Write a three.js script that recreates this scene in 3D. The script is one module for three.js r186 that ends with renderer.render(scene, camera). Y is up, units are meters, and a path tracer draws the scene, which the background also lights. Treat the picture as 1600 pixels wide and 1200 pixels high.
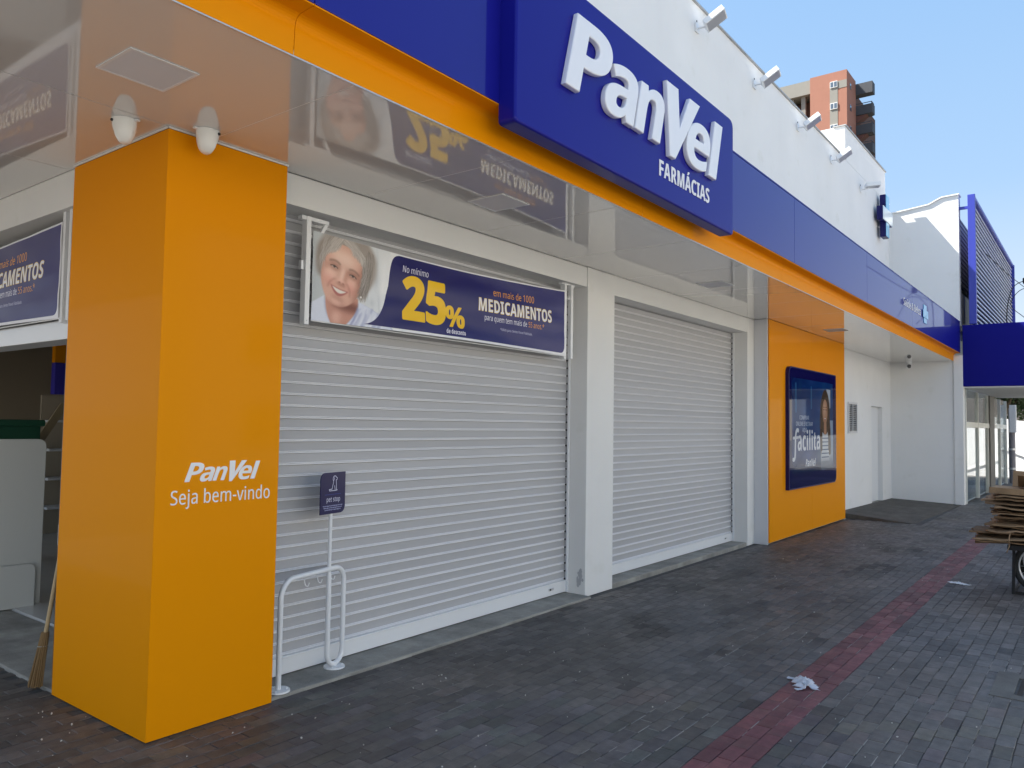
import * as THREE from 'three';
import { mergeGeometries } from 'three/addons/utils/BufferGeometryUtils.js';
import { RoundedBoxGeometry } from 'three/addons/geometries/RoundedBoxGeometry.js';
import { FontLoader } from 'three/addons/loaders/FontLoader.js';
import { createNoise2D, createNoise3D } from 'simplex-noise';

// ------------------------------------------------------------------ camera, sky, sun, exposure
const D2R = Math.PI / 180;
const scene = new THREE.Scene();
const camera = new THREE.PerspectiveCamera(2 * Math.atan(600 / 1211) / D2R, 4 / 3, 0.05, 600);
camera.position.set(0, 1.6, 0);
camera.rotation.set(2.9 * D2R, -52.485 * D2R, 0.866 * D2R, 'YXZ');

const renderer = new THREE.WebGLRenderer({ antialias: true });
renderer.setSize(1024, 768);
renderer.toneMapping = THREE.LinearToneMapping;
renderer.toneMappingExposure = 2.95;
renderer.shadowMap.enabled = true;

const SUN = new THREE.Vector3(-0.45, 1.45, -1).normalize();      // towards the sun: behind the shop, high
{
  const W = 512, H = 256, data = new Float32Array(W * H * 4);
  const ramp = [[0, 0.326, 0.356, 0.396], [0.14, 0.232, 0.285, 0.346], [0.27, 0.152, 0.231, 0.338], [0.5, 0.107, 0.191, 0.317], [1, 0.077, 0.145, 0.27]];  // height of the sky direction, then linear rgb
  for (let j = 0; j < H; j++) for (let i = 0; i < W; i++) {
    const th = ((j + 0.5) / H - 0.5) * Math.PI, ph = ((i + 0.5) / W - 0.5) * 2 * Math.PI;
    const y = Math.sin(th), c = Math.cos(th), x = c * Math.cos(ph), z = c * Math.sin(ph);
    const e = Math.max(0, y); let q = 0; while (q < 3 && e > ramp[q + 1][0]) q++; const a = Math.min(1, (e - ramp[q][0]) / (ramp[q + 1][0] - ramp[q][0]));
    const k = (i + j * W) * 4, cs = x * SUN.x + y * SUN.y + z * SUN.z;
    const glow = 0.40 * Math.exp((cs - 1) * 5) + 0.7 * Math.exp((cs - 1) * 40);
    for (let n = 0; n < 3; n++) {
      let v = ramp[q][n + 1] * (1 - a) + ramp[q + 1][n + 1] * a;
      v += glow * [1, 0.97, 0.92][n];
      if (y < 0) v *= 0.5;
      data[k + n] = v;
    }
    data[k + 3] = 1;
  }
  const sky = new THREE.DataTexture(data, W, H, THREE.RGBAFormat, THREE.FloatType);
  sky.mapping = THREE.EquirectangularReflectionMapping; sky.magFilter = THREE.LinearFilter; sky.minFilter = THREE.LinearFilter;
  sky.colorSpace = THREE.LinearSRGBColorSpace; sky.needsUpdate = true;
  scene.background = sky; scene.environment = sky;
}
const sun = new THREE.DirectionalLight(new THREE.Color(1, 0.95, 0.86), 5);
sun.target.position.set(8, 0, -2); sun.position.copy(sun.target.position).addScaledVector(SUN, 80);
sun.castShadow = true; sun.shadow.mapSize.set(4096, 4096); sun.shadow.radius = 1; sun.shadow.bias = -0.0005;
Object.assign(sun.shadow.camera, { left: -45, right: 45, top: 45, bottom: -45, near: 1, far: 220 });
scene.add(sun, sun.target);

// ------------------------------------------------------------------ helpers
let seed = 20240;
const rnd = () => { seed = (seed + 0x6d2b79f5) | 0; let t = Math.imul(seed ^ (seed >>> 15), 1 | seed); t = (t + Math.imul(t ^ (t >>> 7), 61 | t)) ^ t; return ((t ^ (t >>> 14)) >>> 0) / 4294967296; };
const rr = (a, b) => a + (b - a) * rnd();
const n2 = createNoise2D(rnd), n3 = createNoise3D(rnd);
const used = new Map();
const numbered = (n) => { const k = used.get(n) || 0; used.set(n, k + 1); return k ? `${n}_${String(k).padStart(3, '0')}` : n; };
const V = (x, y, z) => new THREE.Vector3(x, y, z);
const shadow = (m) => { m.castShadow = m.receiveShadow = true; return m; };

function metreUV(g) {                                            // uv in metres by the way each vertex faces
  if (!g.attributes.normal) g.computeVertexNormals();
  const p = g.attributes.position, n = g.attributes.normal, uv = new Float32Array(p.count * 2);
  for (let i = 0; i < p.count; i++) {
    const ax = Math.abs(n.getX(i)), ay = Math.abs(n.getY(i)), az = Math.abs(n.getZ(i));
    let u, v;
    if (ay >= ax && ay >= az) { u = p.getX(i); v = p.getZ(i); } else if (az >= ax) { u = p.getX(i); v = p.getY(i); } else { u = p.getZ(i); v = p.getY(i); }
    uv[2 * i] = u; uv[2 * i + 1] = v;
  }
  g.setAttribute('uv', new THREE.BufferAttribute(uv, 2));
  return g;
}
const flat = (g) => (g.index ? g.toNonIndexed() : g);
function join(list) {
  const a = (Array.isArray(list) ? list : [list]).map((g) => { const f = flat(g); for (const k of Object.keys(f.attributes)) if (!['position', 'normal', 'uv'].includes(k)) f.deleteAttribute(k); if (!f.attributes.normal) f.computeVertexNormals(); if (!f.attributes.uv) metreUV(f); return f; });
  return a.length === 1 ? a[0] : mergeGeometries(a);
}
const bx = (x0, x1, y0, y1, z0, z1) => metreUV(new THREE.BoxGeometry(x1 - x0, y1 - y0, z1 - z0).translate((x0 + x1) / 2, (y0 + y1) / 2, (z0 + z1) / 2));
const rbx = (x0, x1, y0, y1, z0, z1, r = 0.006, s = 2) => metreUV(new RoundedBoxGeometry(x1 - x0, y1 - y0, z1 - z0, s, r).translate((x0 + x1) / 2, (y0 + y1) / 2, (z0 + z1) / 2));
const cyl = (a, b, r, r2 = r, n = 12) => { const d = b.clone().sub(a), g = new THREE.CylinderGeometry(r2, r, d.length(), n); g.applyQuaternion(new THREE.Quaternion().setFromUnitVectors(V(0, 1, 0), d.clone().normalize())); return g.translate((a.x + b.x) / 2, (a.y + b.y) / 2, (a.z + b.z) / 2); };
const tube = (pts, r, seg = 40, n = 10, tension = 0.5) => new THREE.TubeGeometry(new THREE.CatmullRomCurve3(pts, false, 'catmullrom', tension), seg, r, n, false);
function beamBar(a, b, w, h) { const d = b.clone().sub(a), g = new THREE.BoxGeometry(w, d.length(), h); g.applyQuaternion(new THREE.Quaternion().setFromUnitVectors(V(0, 1, 0), d.clone().normalize())); return g.translate((a.x + b.x) / 2, (a.y + b.y) / 2, (a.z + b.z) / 2); }
// a closed outline in (z, y) swept along x
function sweepX(outline, x0, x1, bevel = 0) {
  const s = new THREE.Shape(outline.map(([z, y]) => new THREE.Vector2(-z, y)));
  const g = new THREE.ExtrudeGeometry(s, { depth: x1 - x0, bevelEnabled: false, curveSegments: 8 });
  g.rotateY(Math.PI / 2); g.translate(x0, 0, 0);
  return metreUV(g);
}
function thing(name, label, category, pos = [0, 0, 0], turn = 0, group) {
  const o = new THREE.Group(); o.name = numbered(name); o.position.set(...pos); o.rotation.y = turn; o.userData = { label, category };
  if (group) o.userData.group = group;
  scene.add(o); return o;
}
function part(name, geo, mat, parent, label) { const m = shadow(new THREE.Mesh(join(geo), mat)); m.name = name; parent.add(m); if (label) m.userData.label = label; return m; }
function solo(name, geo, mat, label, category, group) { const m = part(numbered(name), geo, mat, scene); m.userData = { label, category }; if (group) m.userData.group = group; return m; }
function struct(name, geo, mat) { const m = part(name, geo, mat, scene); m.userData.kind = 'structure'; return m; }
function copy(src, label) { const c = src.clone(); c.name = numbered(src.name.replace(/_\d{3}$/, '')); c.userData = { ...src.userData, label }; scene.add(c); return c; }

// ------------------------------------------------------------------ textures (grain, wear, print)
function noiseTex(size, fn, repeat, srgb = false) {
  const d = new Uint8Array(size * size * 4);
  for (let j = 0; j < size; j++) for (let i = 0; i < size; i++) { const c = fn(i / size, j / size), k = (i + j * size) * 4; const [r, g, b] = Array.isArray(c) ? c : [c, c, c]; d[k] = Math.max(0, Math.min(255, r * 255)); d[k + 1] = Math.max(0, Math.min(255, g * 255)); d[k + 2] = Math.max(0, Math.min(255, b * 255)); d[k + 3] = 255; }
  const t = new THREE.DataTexture(d, size, size); t.wrapS = t.wrapT = THREE.RepeatWrapping; t.magFilter = THREE.LinearFilter; t.minFilter = THREE.LinearMipmapLinearFilter; t.generateMipmaps = true;
  t.repeat.set(repeat, repeat); if (srgb) t.colorSpace = THREE.SRGBColorSpace; t.needsUpdate = true; return t;
}
const n4c = (u, v, f, s) => { const a = u * 2 * Math.PI, b = v * 2 * Math.PI, r = f / (2 * Math.PI); return 0.5 * (n3(Math.cos(a) * r + s, Math.sin(a) * r, Math.cos(b) * r * 0.7 + s) + n3(Math.sin(b) * r + 31 + s, Math.cos(b) * r, Math.sin(a) * r * 0.7)); };
const fbm = (u, v, f, s, o = 4) => { let t = 0, a = 0.5; for (let k = 0; k < o; k++) { t += a * n4c(u, v, f, s + 7 * k); f *= 2.1; a *= 0.55; } return t; };
const plasterBump = noiseTex(512, (u, v) => 0.5 + 0.35 * fbm(u, v, 10, 3, 3) + rr(-0.12, 0.12), 0.8);
const plasterTint = noiseTex(512, (u, v) => { const t = fbm(u, v, 3, 11, 5), s = Math.max(0, fbm(u, v, 9, 23, 4) - 0.28); const k = 0.97 + 0.03 * t - 0.08 * s; return [k, k * (0.997), k * (0.99 - 0.03 * s)]; }, 0.25, true);
const grainBump = noiseTex(256, (u, v) => 0.5 + 0.25 * fbm(u, v, 30, 5, 2) + rr(-0.25, 0.25), 3);
const roughTex = noiseTex(512, (u, v) => { const t = 0.75 + 0.35 * fbm(u, v, 5, 17, 5); return [t, t, t]; }, 0.7);
const paverTint = noiseTex(512, (u, v) => { const t = 0.86 + 0.22 * fbm(u, v, 14, 41, 4) + rr(-0.06, 0.06); return [t, t, t]; }, 1.1, true);
const concreteTint = noiseTex(512, (u, v) => { const t = 0.82 + 0.25 * fbm(u, v, 6, 61, 5) + rr(-0.05, 0.05); return [t, t * 0.99, t * 0.96]; }, 0.6, true);
const wavyBump = noiseTex(256, (u, v) => 0.5 + 0.4 * n4c(u, v, 2.2, 71), 0.33);
const dustRough = noiseTex(512, (u, v) => { const t = 0.62 + 0.5 * fbm(u, v, 4, 91, 5); return [t, t, t]; }, 0.45);

const MP = (o) => new THREE.MeshPhysicalMaterial({ roughness: 0.6, ...o });
const rgb = (r, g, b) => new THREE.Color().setRGB(r, g, b);
const mat = {
  wall: MP({ color: rgb(0.83, 0.835, 0.84), roughness: 0.85, map: plasterTint, bumpMap: plasterBump, bumpScale: 0.0015 }),
  beam: MP({ color: rgb(0.83, 0.83, 0.82), roughness: 0.8, map: plasterTint, bumpMap: plasterBump, bumpScale: 0.0012 }),
  roofEdge: MP({ color: rgb(0.42, 0.42, 0.42), roughness: 0.5, metalness: 0.4 }),
  soffit: MP({ color: rgb(0.66, 0.645, 0.625), roughness: 0.06, clearcoat: 1, clearcoatRoughness: 0.04, bumpMap: wavyBump, bumpScale: 0.003 }),
  sealant: MP({ color: rgb(0.8, 0.8, 0.78), roughness: 0.5 }),
  orange: MP({ color: rgb(0.80, 0.285, 0.002), roughness: 0.45, specularIntensity: 0.05, clearcoat: 0.06, clearcoatRoughness: 0.12, clearcoatRoughnessMap: dustRough, bumpMap: wavyBump, bumpScale: 0.0015 }),
  blue: MP({ color: rgb(0.009, 0.010, 0.235), roughness: 0.4, specularIntensity: 0.12, clearcoat: 0.26, clearcoatRoughness: 0.04, bumpMap: wavyBump, bumpScale: 0.002 }),
  fascia: MP({ color: rgb(0.009, 0.010, 0.235), roughness: 0.4, specularIntensity: 0.12, clearcoat: 0.6, clearcoatRoughness: 0.035, bumpMap: wavyBump, bumpScale: 0.0025 }),
  navy: MP({ color: rgb(0.010, 0.010, 0.10), roughness: 0.35, specularIntensity: 0.3, clearcoat: 0.15, clearcoatRoughness: 0.1 }),
  letter: MP({ color: rgb(0.80, 0.81, 0.85), roughness: 0.35, clearcoat: 0.4, clearcoatRoughness: 0.15 }),
  vinyl: MP({ color: rgb(0.80, 0.80, 0.82), roughness: 0.4 }),
  slat: MP({ color: rgb(0.58, 0.575, 0.59), roughness: 0.45, metalness: 0.05 }),
  whitePaint: MP({ color: rgb(0.78, 0.79, 0.80), roughness: 0.4, clearcoat: 0.3, clearcoatRoughness: 0.2 }),
  aluminium: MP({ color: rgb(0.60, 0.61, 0.63), roughness: 0.3, metalness: 0.6 }),
  sidePanel: MP({ color: rgb(0.62, 0.63, 0.66), roughness: 0.3, clearcoat: 1, clearcoatRoughness: 0.05 }),
  concrete: MP({ color: rgb(0.46, 0.45, 0.43), roughness: 0.9, map: concreteTint, bumpMap: grainBump, bumpScale: 0.002 }),
  dark: MP({ color: rgb(0.02, 0.02, 0.022), roughness: 0.6 }),
  lens: MP({ color: rgb(0.03, 0.03, 0.035), roughness: 0.08, clearcoat: 1 }),
  diffuser: MP({ color: rgb(0.70, 0.69, 0.71), roughness: 0.7 }),
  glass: MP({ color: rgb(0.9, 0.95, 0.95), roughness: 0.02, transmission: 1, thickness: 0, ior: 1.5 }),
  tile: MP({ color: rgb(0.62, 0.61, 0.585), roughness: 0.22, clearcoat: 0.4, clearcoatRoughness: 0.1, roughnessMap: roughTex }),
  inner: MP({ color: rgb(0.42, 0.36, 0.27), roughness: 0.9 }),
  asphalt: MP({ color: rgb(0.16, 0.155, 0.15), roughness: 0.95, bumpMap: grainBump, bumpScale: 0.004 }),
  joint: MP({ color: rgb(0.13, 0.125, 0.12), roughness: 1, bumpMap: grainBump, bumpScale: 0.003, map: paverTint }),
};

// ------------------------------------------------------------------ ground
const XP = 19.1, ZW = -3.87, ZS = -4.09, SOF = 3.09;             // end wall, front wall plane, shutter plane, soffit height
{
  const g = new THREE.Group(); g.name = 'pavement'; g.userData.kind = 'structure'; scene.add(g);
  part('bedding', bx(-6, 34, -0.20, -0.0075, -14, 2.3), mat.joint, g);
  const L = 0.175, W = 0.0875, gap = 0.0022;
  // a paver: top face, chamfer, sides
  const pgeo = [];
  for (let v = 0; v < 9; v++) {
    const a = L / 2 - gap / 2 - rr(0, 0.0012), b = W / 2 - gap / 2 - rr(0, 0.0012), c = rr(0.0015, 0.003), P = [];
    const ring = (x, z, y) => [[-x, y, -z], [x, y, -z], [x, y, z], [-x, y, z]].map((q) => [q[0] + rr(-0.0008, 0.0008), q[1] + (y < -0.02 ? 0 : rr(-0.0008, 0.0008)), q[2] + rr(-0.0008, 0.0008)]);
    const t = ring(a - c, b - c, 0), m = ring(a, b, -c), l = ring(a, b, -0.05);
    const quad = (A, B, C, D) => P.push(...A, ...B, ...C, ...A, ...C, ...D);
    quad(t[3], t[2], t[1], t[0]);
    for (let k = 0; k < 4; k++) { const n = (k + 1) % 4; quad(t[k], t[n], m[n], m[k]); quad(m[k], m[n], l[n], l[k]); }
    const G = new THREE.BufferGeometry(); G.setAttribute('position', new THREE.Float32BufferAttribute(P, 3)); G.computeVertexNormals();
    metreUV(G); const ou = rr(0, 9), ov = rr(0, 9), uvp = G.attributes.uv; for (let k = 0; k < uvp.count; k++) uvp.setXY(k, uvp.getX(k) + ou, uvp.getY(k) + ov);
    pgeo.push(G);
  }
  const greys = [], reds = [];
  const greyTone = (x, z, k) => {
    const h = n2(x * 0.55 + 3, z * 0.7), d = 0.7 * n2(x * 0.45 - 20, z * 0.7 + 7) + 0.4 * n2(x * 1.6, z * 2 + 60), st = Math.max(0, n2(x * 0.75 + 50, z * 1.5 - 9) + 0.35 * n2(x * 3, z * 4) - 0.28);
    const l = 0.132 * (1 + 0.26 * d + 0.21 * k - 0.75 * st);
    const warm = Math.max(0, Math.min(1, 0.22 + 0.45 * h + (x < 3 ? 0.08 : 0)));
    return [l * (1.08 + 0.14 * warm), l * (1.0 + 0.0 * warm), l * (0.96 - 0.16 * warm)];
  };
  const redTone = (x, z, k) => { const l = 1 + 0.28 * k + 0.16 * n2(x * 1.2, z * 3 + 40); return [0.21 * l, 0.072 * l, 0.076 * l]; };
  const mk = (c) => MP({ color: rgb(...c), roughness: 0.72, roughnessMap: roughTex, map: paverTint, bumpMap: grainBump, bumpScale: 0.0022 });
  const pool = new Map();
  const quant = (c, red) => { const q = c.map((v) => Math.round(Math.log(v) * 9)); const key = q.join(); if (!pool.has(key)) pool.set(key, mk(q.map((v) => Math.exp(v / 9)))); return pool.get(key); };
  const all = [];
  const fr = new THREE.Frustum(); camera.aspect = 4 / 3; camera.updateProjectionMatrix(); camera.updateMatrixWorld(); fr.setFromProjectionMatrix(new THREE.Matrix4().multiplyMatrices(camera.projectionMatrix, camera.matrixWorldInverse));
  for (let r = -104; r <= 25; r++) {
    const z = -1.6225 + 0.0 + (r - 0) * W + W / 2;
    const isRed = r >= 0 && r <= 2, off = (r & 1) * L / 2 + (r < 0 ? 0.02 : 0);
    for (let i = -24; i < 150; i++) {
      const x = i * L + off;
      if (z < -3.79 && x > 1.95) continue;                       // the shop stands here
      if (z < -4.9 && x < -1.5) continue;
      if (x > 14.62 && z < -2.5 && x < XP + 0.1) continue;       // the ramp to the side door
      if (Math.abs(x - 5.86) < 0.22 && z > -0.56 && z < 0.01) continue; // drain
      const wob = 0.003 * n2(x * 3, z * 3);
      const p = V(x, rr(-0.001, 0.001) + 0.002 * n2(x * 0.8, z * 0.8) - 0.001, z + wob);
      const k = rr(-1, 1), c = isRed ? redTone(x, z, k) : greyTone(x, z, k);
      const q = p.clone().applyMatrix4(camera.matrixWorldInverse);
      const s = p.clone().project(camera);
      const seen = q.z < 0 && Math.abs(s.x) < 1 && Math.abs(s.y) < 1 && !(z < -3.78 && x > 1.2);
      all.push({ p, c, isRed, far: seen ? -q.z : 1e3 - q.z, v: Math.floor(rnd() * 9), rx: rr(-0.004, 0.004), rz: rr(-0.004, 0.004), flip: rnd() < 0.5 });
    }
  }
  const sandy = [];                                             // pale sand still lying in some joints
  for (const a of all) {
    const q = n2(a.p.x * 0.55 - 12, a.p.z * 0.8 + 30) + (a.isRed ? 0.45 : 0) + (a.p.x < 2.4 ? 0.3 : 0);
    if (q > 0.15 && rnd() < 0.55) sandy.push(new THREE.PlaneGeometry(L * rr(0.4, 1), rr(0.003, 0.006)).rotateX(-Math.PI / 2).translate(a.p.x + rr(-0.03, 0.03), -0.0035, a.p.z + W / 2));
    if (q > 0.3 && rnd() < 0.35) sandy.push(new THREE.PlaneGeometry(rr(0.003, 0.006), W * rr(0.5, 1)).rotateX(-Math.PI / 2).translate(a.p.x + L / 2, -0.0035, a.p.z));
  }
  const sand = part('joint_sand', sandy, MP({ color: rgb(0.33, 0.31, 0.28), roughness: 1 }), g); sand.userData.kind = 'stuff';
  const order = all.slice().sort((a, b) => a.far - b.far);
  const near = new Set(order.slice(0, 300));
  const geos = [], tmp = new THREE.Object3D();
  for (const a of all) {
    tmp.position.copy(a.p); tmp.rotation.set(a.rx, a.flip ? Math.PI : 0, a.rz); tmp.updateMatrix();
    if (near.has(a)) {
      const m = shadow(new THREE.Mesh(pgeo[a.v], quant(a.c, a.isRed))); m.name = 'paver'; m.position.copy(tmp.position); m.rotation.copy(tmp.rotation); g.add(m);
    } else {
      const G = pgeo[a.v].clone().applyMatrix4(tmp.matrix), n = G.attributes.position.count, col = new Float32Array(n * 3), uv = G.attributes.uv;
      for (let k = 0; k < n; k++) { col.set(a.c, k * 3); uv.setXY(k, uv.getX(k) + a.p.x * 1.37, uv.getY(k) + a.p.z * 1.21); }
      G.setAttribute('color', new THREE.BufferAttribute(col, 3)); geos.push(G);
    }
  }
  const rest = shadow(new THREE.Mesh(mergeGeometries(geos), MP({ vertexColors: true, roughness: 0.72, roughnessMap: roughTex, map: paverTint, bumpMap: grainBump, bumpScale: 0.0022 })));
  rest.name = 'paving_field'; rest.userData.kind = 'stuff'; g.add(rest);
}
struct('kerb', rbx(-60, 140, -0.25, -0.002, 2.304, 2.45, 0.01), mat.concrete);
struct('road', bx(-80, 180, -0.35, -0.13, 2.454, 11), mat.asphalt);
struct('far_pavement', bx(-80, 180, -0.35, 0.0, 11.004, 15), mat.concrete);
{
  const g = new THREE.PlaneGeometry(900, 900).rotateX(-Math.PI / 2).translate(60, -0.36, 0);
  struct('ground', metreUV(g), MP({ color: rgb(0.20, 0.18, 0.15), roughness: 1, map: concreteTint }));
}

// ------------------------------------------------------------------ sunlit row across the street (it lights the shaded shop front and shows in its gloss)
{
  const pal = [[0.72, 0.69, 0.63], [0.78, 0.78, 0.77], [0.70, 0.66, 0.58], [0.74, 0.72, 0.67]], tones = ['cream', 'white', 'sand coloured', 'pale yellow'];
  const pane = MP({ color: rgb(0.05, 0.06, 0.07), roughness: 0.1 });
  [[-26, 11, 7.2], [-14, 12, 8.4], [-1, 13, 6.8], [13, 12, 8.0], [26, 14, 7.0], [41, 12, 8.2], [54, 16, 7.0]].forEach(([x, w, h], k) => {
    const t = thing('street_house', `${tones[k % 4]} rendered house across the street, ${['first', 'second', 'third', 'fourth', 'fifth', 'sixth', 'seventh'][k]} in the facing row`, 'house', [x, 0, 15], 0, 'houses across the street');
    part('wall', [bx(0, w, 0, h, 0, 9)], MP({ color: rgb(...pal[k % 4]), roughness: 0.9, map: plasterTint }), t);
    part('roof', [bx(-0.2, w + 0.2, h + 0.001, h + 0.2, -0.25, 9.2)], mat.concrete, t);
    for (let f = 0; f < 2; f++) for (let c = 0; c < 3; c++) { const wn = part('window', [bx(w * (0.16 + 0.28 * c), w * (0.16 + 0.28 * c) + 1.3, 0.9 + f * 2.8, 2.1 + f * 2.8, -0.03, -0.002)], pane, t); part('sill', [bx(w * (0.16 + 0.28 * c) - 0.08, w * (0.16 + 0.28 * c) + 1.38, 0.82 + f * 2.8, 0.895 + f * 2.8, -0.12, -0.001)], mat.concrete, wn); }
  });
}

// ------------------------------------------------------------------ lettering
const fonts = new FontLoader();
const bold = await fonts.loadAsync('fonts/droid/droid_sans_bold.typeface.json');
const regular = await fonts.loadAsync('fonts/droid/droid_sans_regular.typeface.json');
// flat or solid letters, one geometry per character, fitted to x0..x1 with the baseline at y
function glyphs(font, text, { x0, x1, y, cap, slant = 0, depth = 0.003, bevel = 0, weight = 0, caps }) {
  const H = 100, list = []; let pen = 0;
  const res = font.data.resolution, sc = H / res;
  for (const ch of text) {
    const adv = (font.data.glyphs[ch] || font.data.glyphs['?']).ha * sc;
    if (ch !== ' ') list.push({ ch, pen, shapes: font.generateShapes(ch, H) });
    pen += adv;
  }
  let minX = 1e9, maxX = -1e9, capH = 0;
  const pts = (s) => s.getPoints(6);
  for (const l of list) for (const s of l.shapes) for (const p of pts(s)) { minX = Math.min(minX, p.x + l.pen + p.y * slant); maxX = Math.max(maxX, p.x + l.pen + p.y * slant); }
  for (const s of font.generateShapes('H', H)) for (const p of pts(s)) capH = Math.max(capH, p.y);
  const kx = (x1 - x0) / (maxX - minX), ky = cap / capH;
  return list.map((l) => {
    const g = l.shapes.map((s) => {
      const t = (a) => a.map((p) => new THREE.Vector2((p.x + l.pen + p.y * slant - minX) * kx + x0, p.y * ky + y));
      const S = new THREE.Shape(t(s.getPoints(8))); S.holes = s.holes.map((h) => new THREE.Path(t(h.getPoints(8))));
      return new THREE.ExtrudeGeometry(S, { depth, bevelEnabled: bevel > 0 || weight > 0, bevelThickness: bevel || 0.0006, bevelSize: bevel || 0.0006, bevelOffset: weight, bevelSegments: bevel ? 3 : 1 });
    });
    return g.length === 1 ? g[0] : mergeGeometries(g);
  });
}
// the word mark with its oversized V, letter by letter; unit: cap height 1, baseline 0; returns [char, geometry]
function wordMark({ x0, y0, cap, width, depth, bevel, slant }) {
  const boxes = { P: [0, 0.405, 0, 1], a: [0.395, 0.745, -0.02, 0.76], n: [0.775, 1.105, 0, 0.76], V: [1.085, 1.60, -0.08, 1.05], e: [1.485, 1.855, -0.02, 0.76], l: [1.89, 2.02, 0, 1.0] };
  const total = 2.02 + slant, kx = width / total, out = [];
  const put = (S) => new THREE.ExtrudeGeometry(S, { depth, bevelEnabled: true, bevelThickness: bevel, bevelSize: bevel, bevelOffset: -bevel * 0.3, bevelSegments: 3 });
  const map = (x, y) => new THREE.Vector2(x0 + (x + y * slant) * kx, y0 + y * cap);
  for (const [ch, [a, b, c, d]] of Object.entries(boxes)) {
    if (ch === 'V') {
      const pts = [[a, d], [a + 0.165, d], [a + 0.262, 0.42], [b - 0.155, d], [b, d], [a + 0.262, c], [a + 0.185, c]];
      out.push([ch, put(new THREE.Shape(pts.map((p) => map(...p))))]); continue;
    }
    if (ch === 'l') { out.push([ch, put(new THREE.Shape([[a, c], [b, c], [b, d], [a, d]].map((p) => map(...p))))]); continue; }
    const sh = bold.generateShapes(ch, 100); let mx = 1e9, Mx = -1e9, my = 1e9, My = -1e9;
    for (const s of sh) for (const p of s.getPoints(10)) { mx = Math.min(mx, p.x); Mx = Math.max(Mx, p.x); my = Math.min(my, p.y); My = Math.max(My, p.y); }
    const t = (q) => q.map((p) => map(a + (p.x - mx) / (Mx - mx) * (b - a), c + (p.y - my) / (My - my) * (d - c)));
    const geo = sh.map((s) => { const S = new THREE.Shape(t(s.getPoints(10))); S.holes = s.holes.map((h) => new THREE.Path(t(h.getPoints(10)))); return put(S); });
    out.push([ch, geo.length === 1 ? geo[0] : mergeGeometries(geo)]);
  }
  return out;
}

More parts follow.
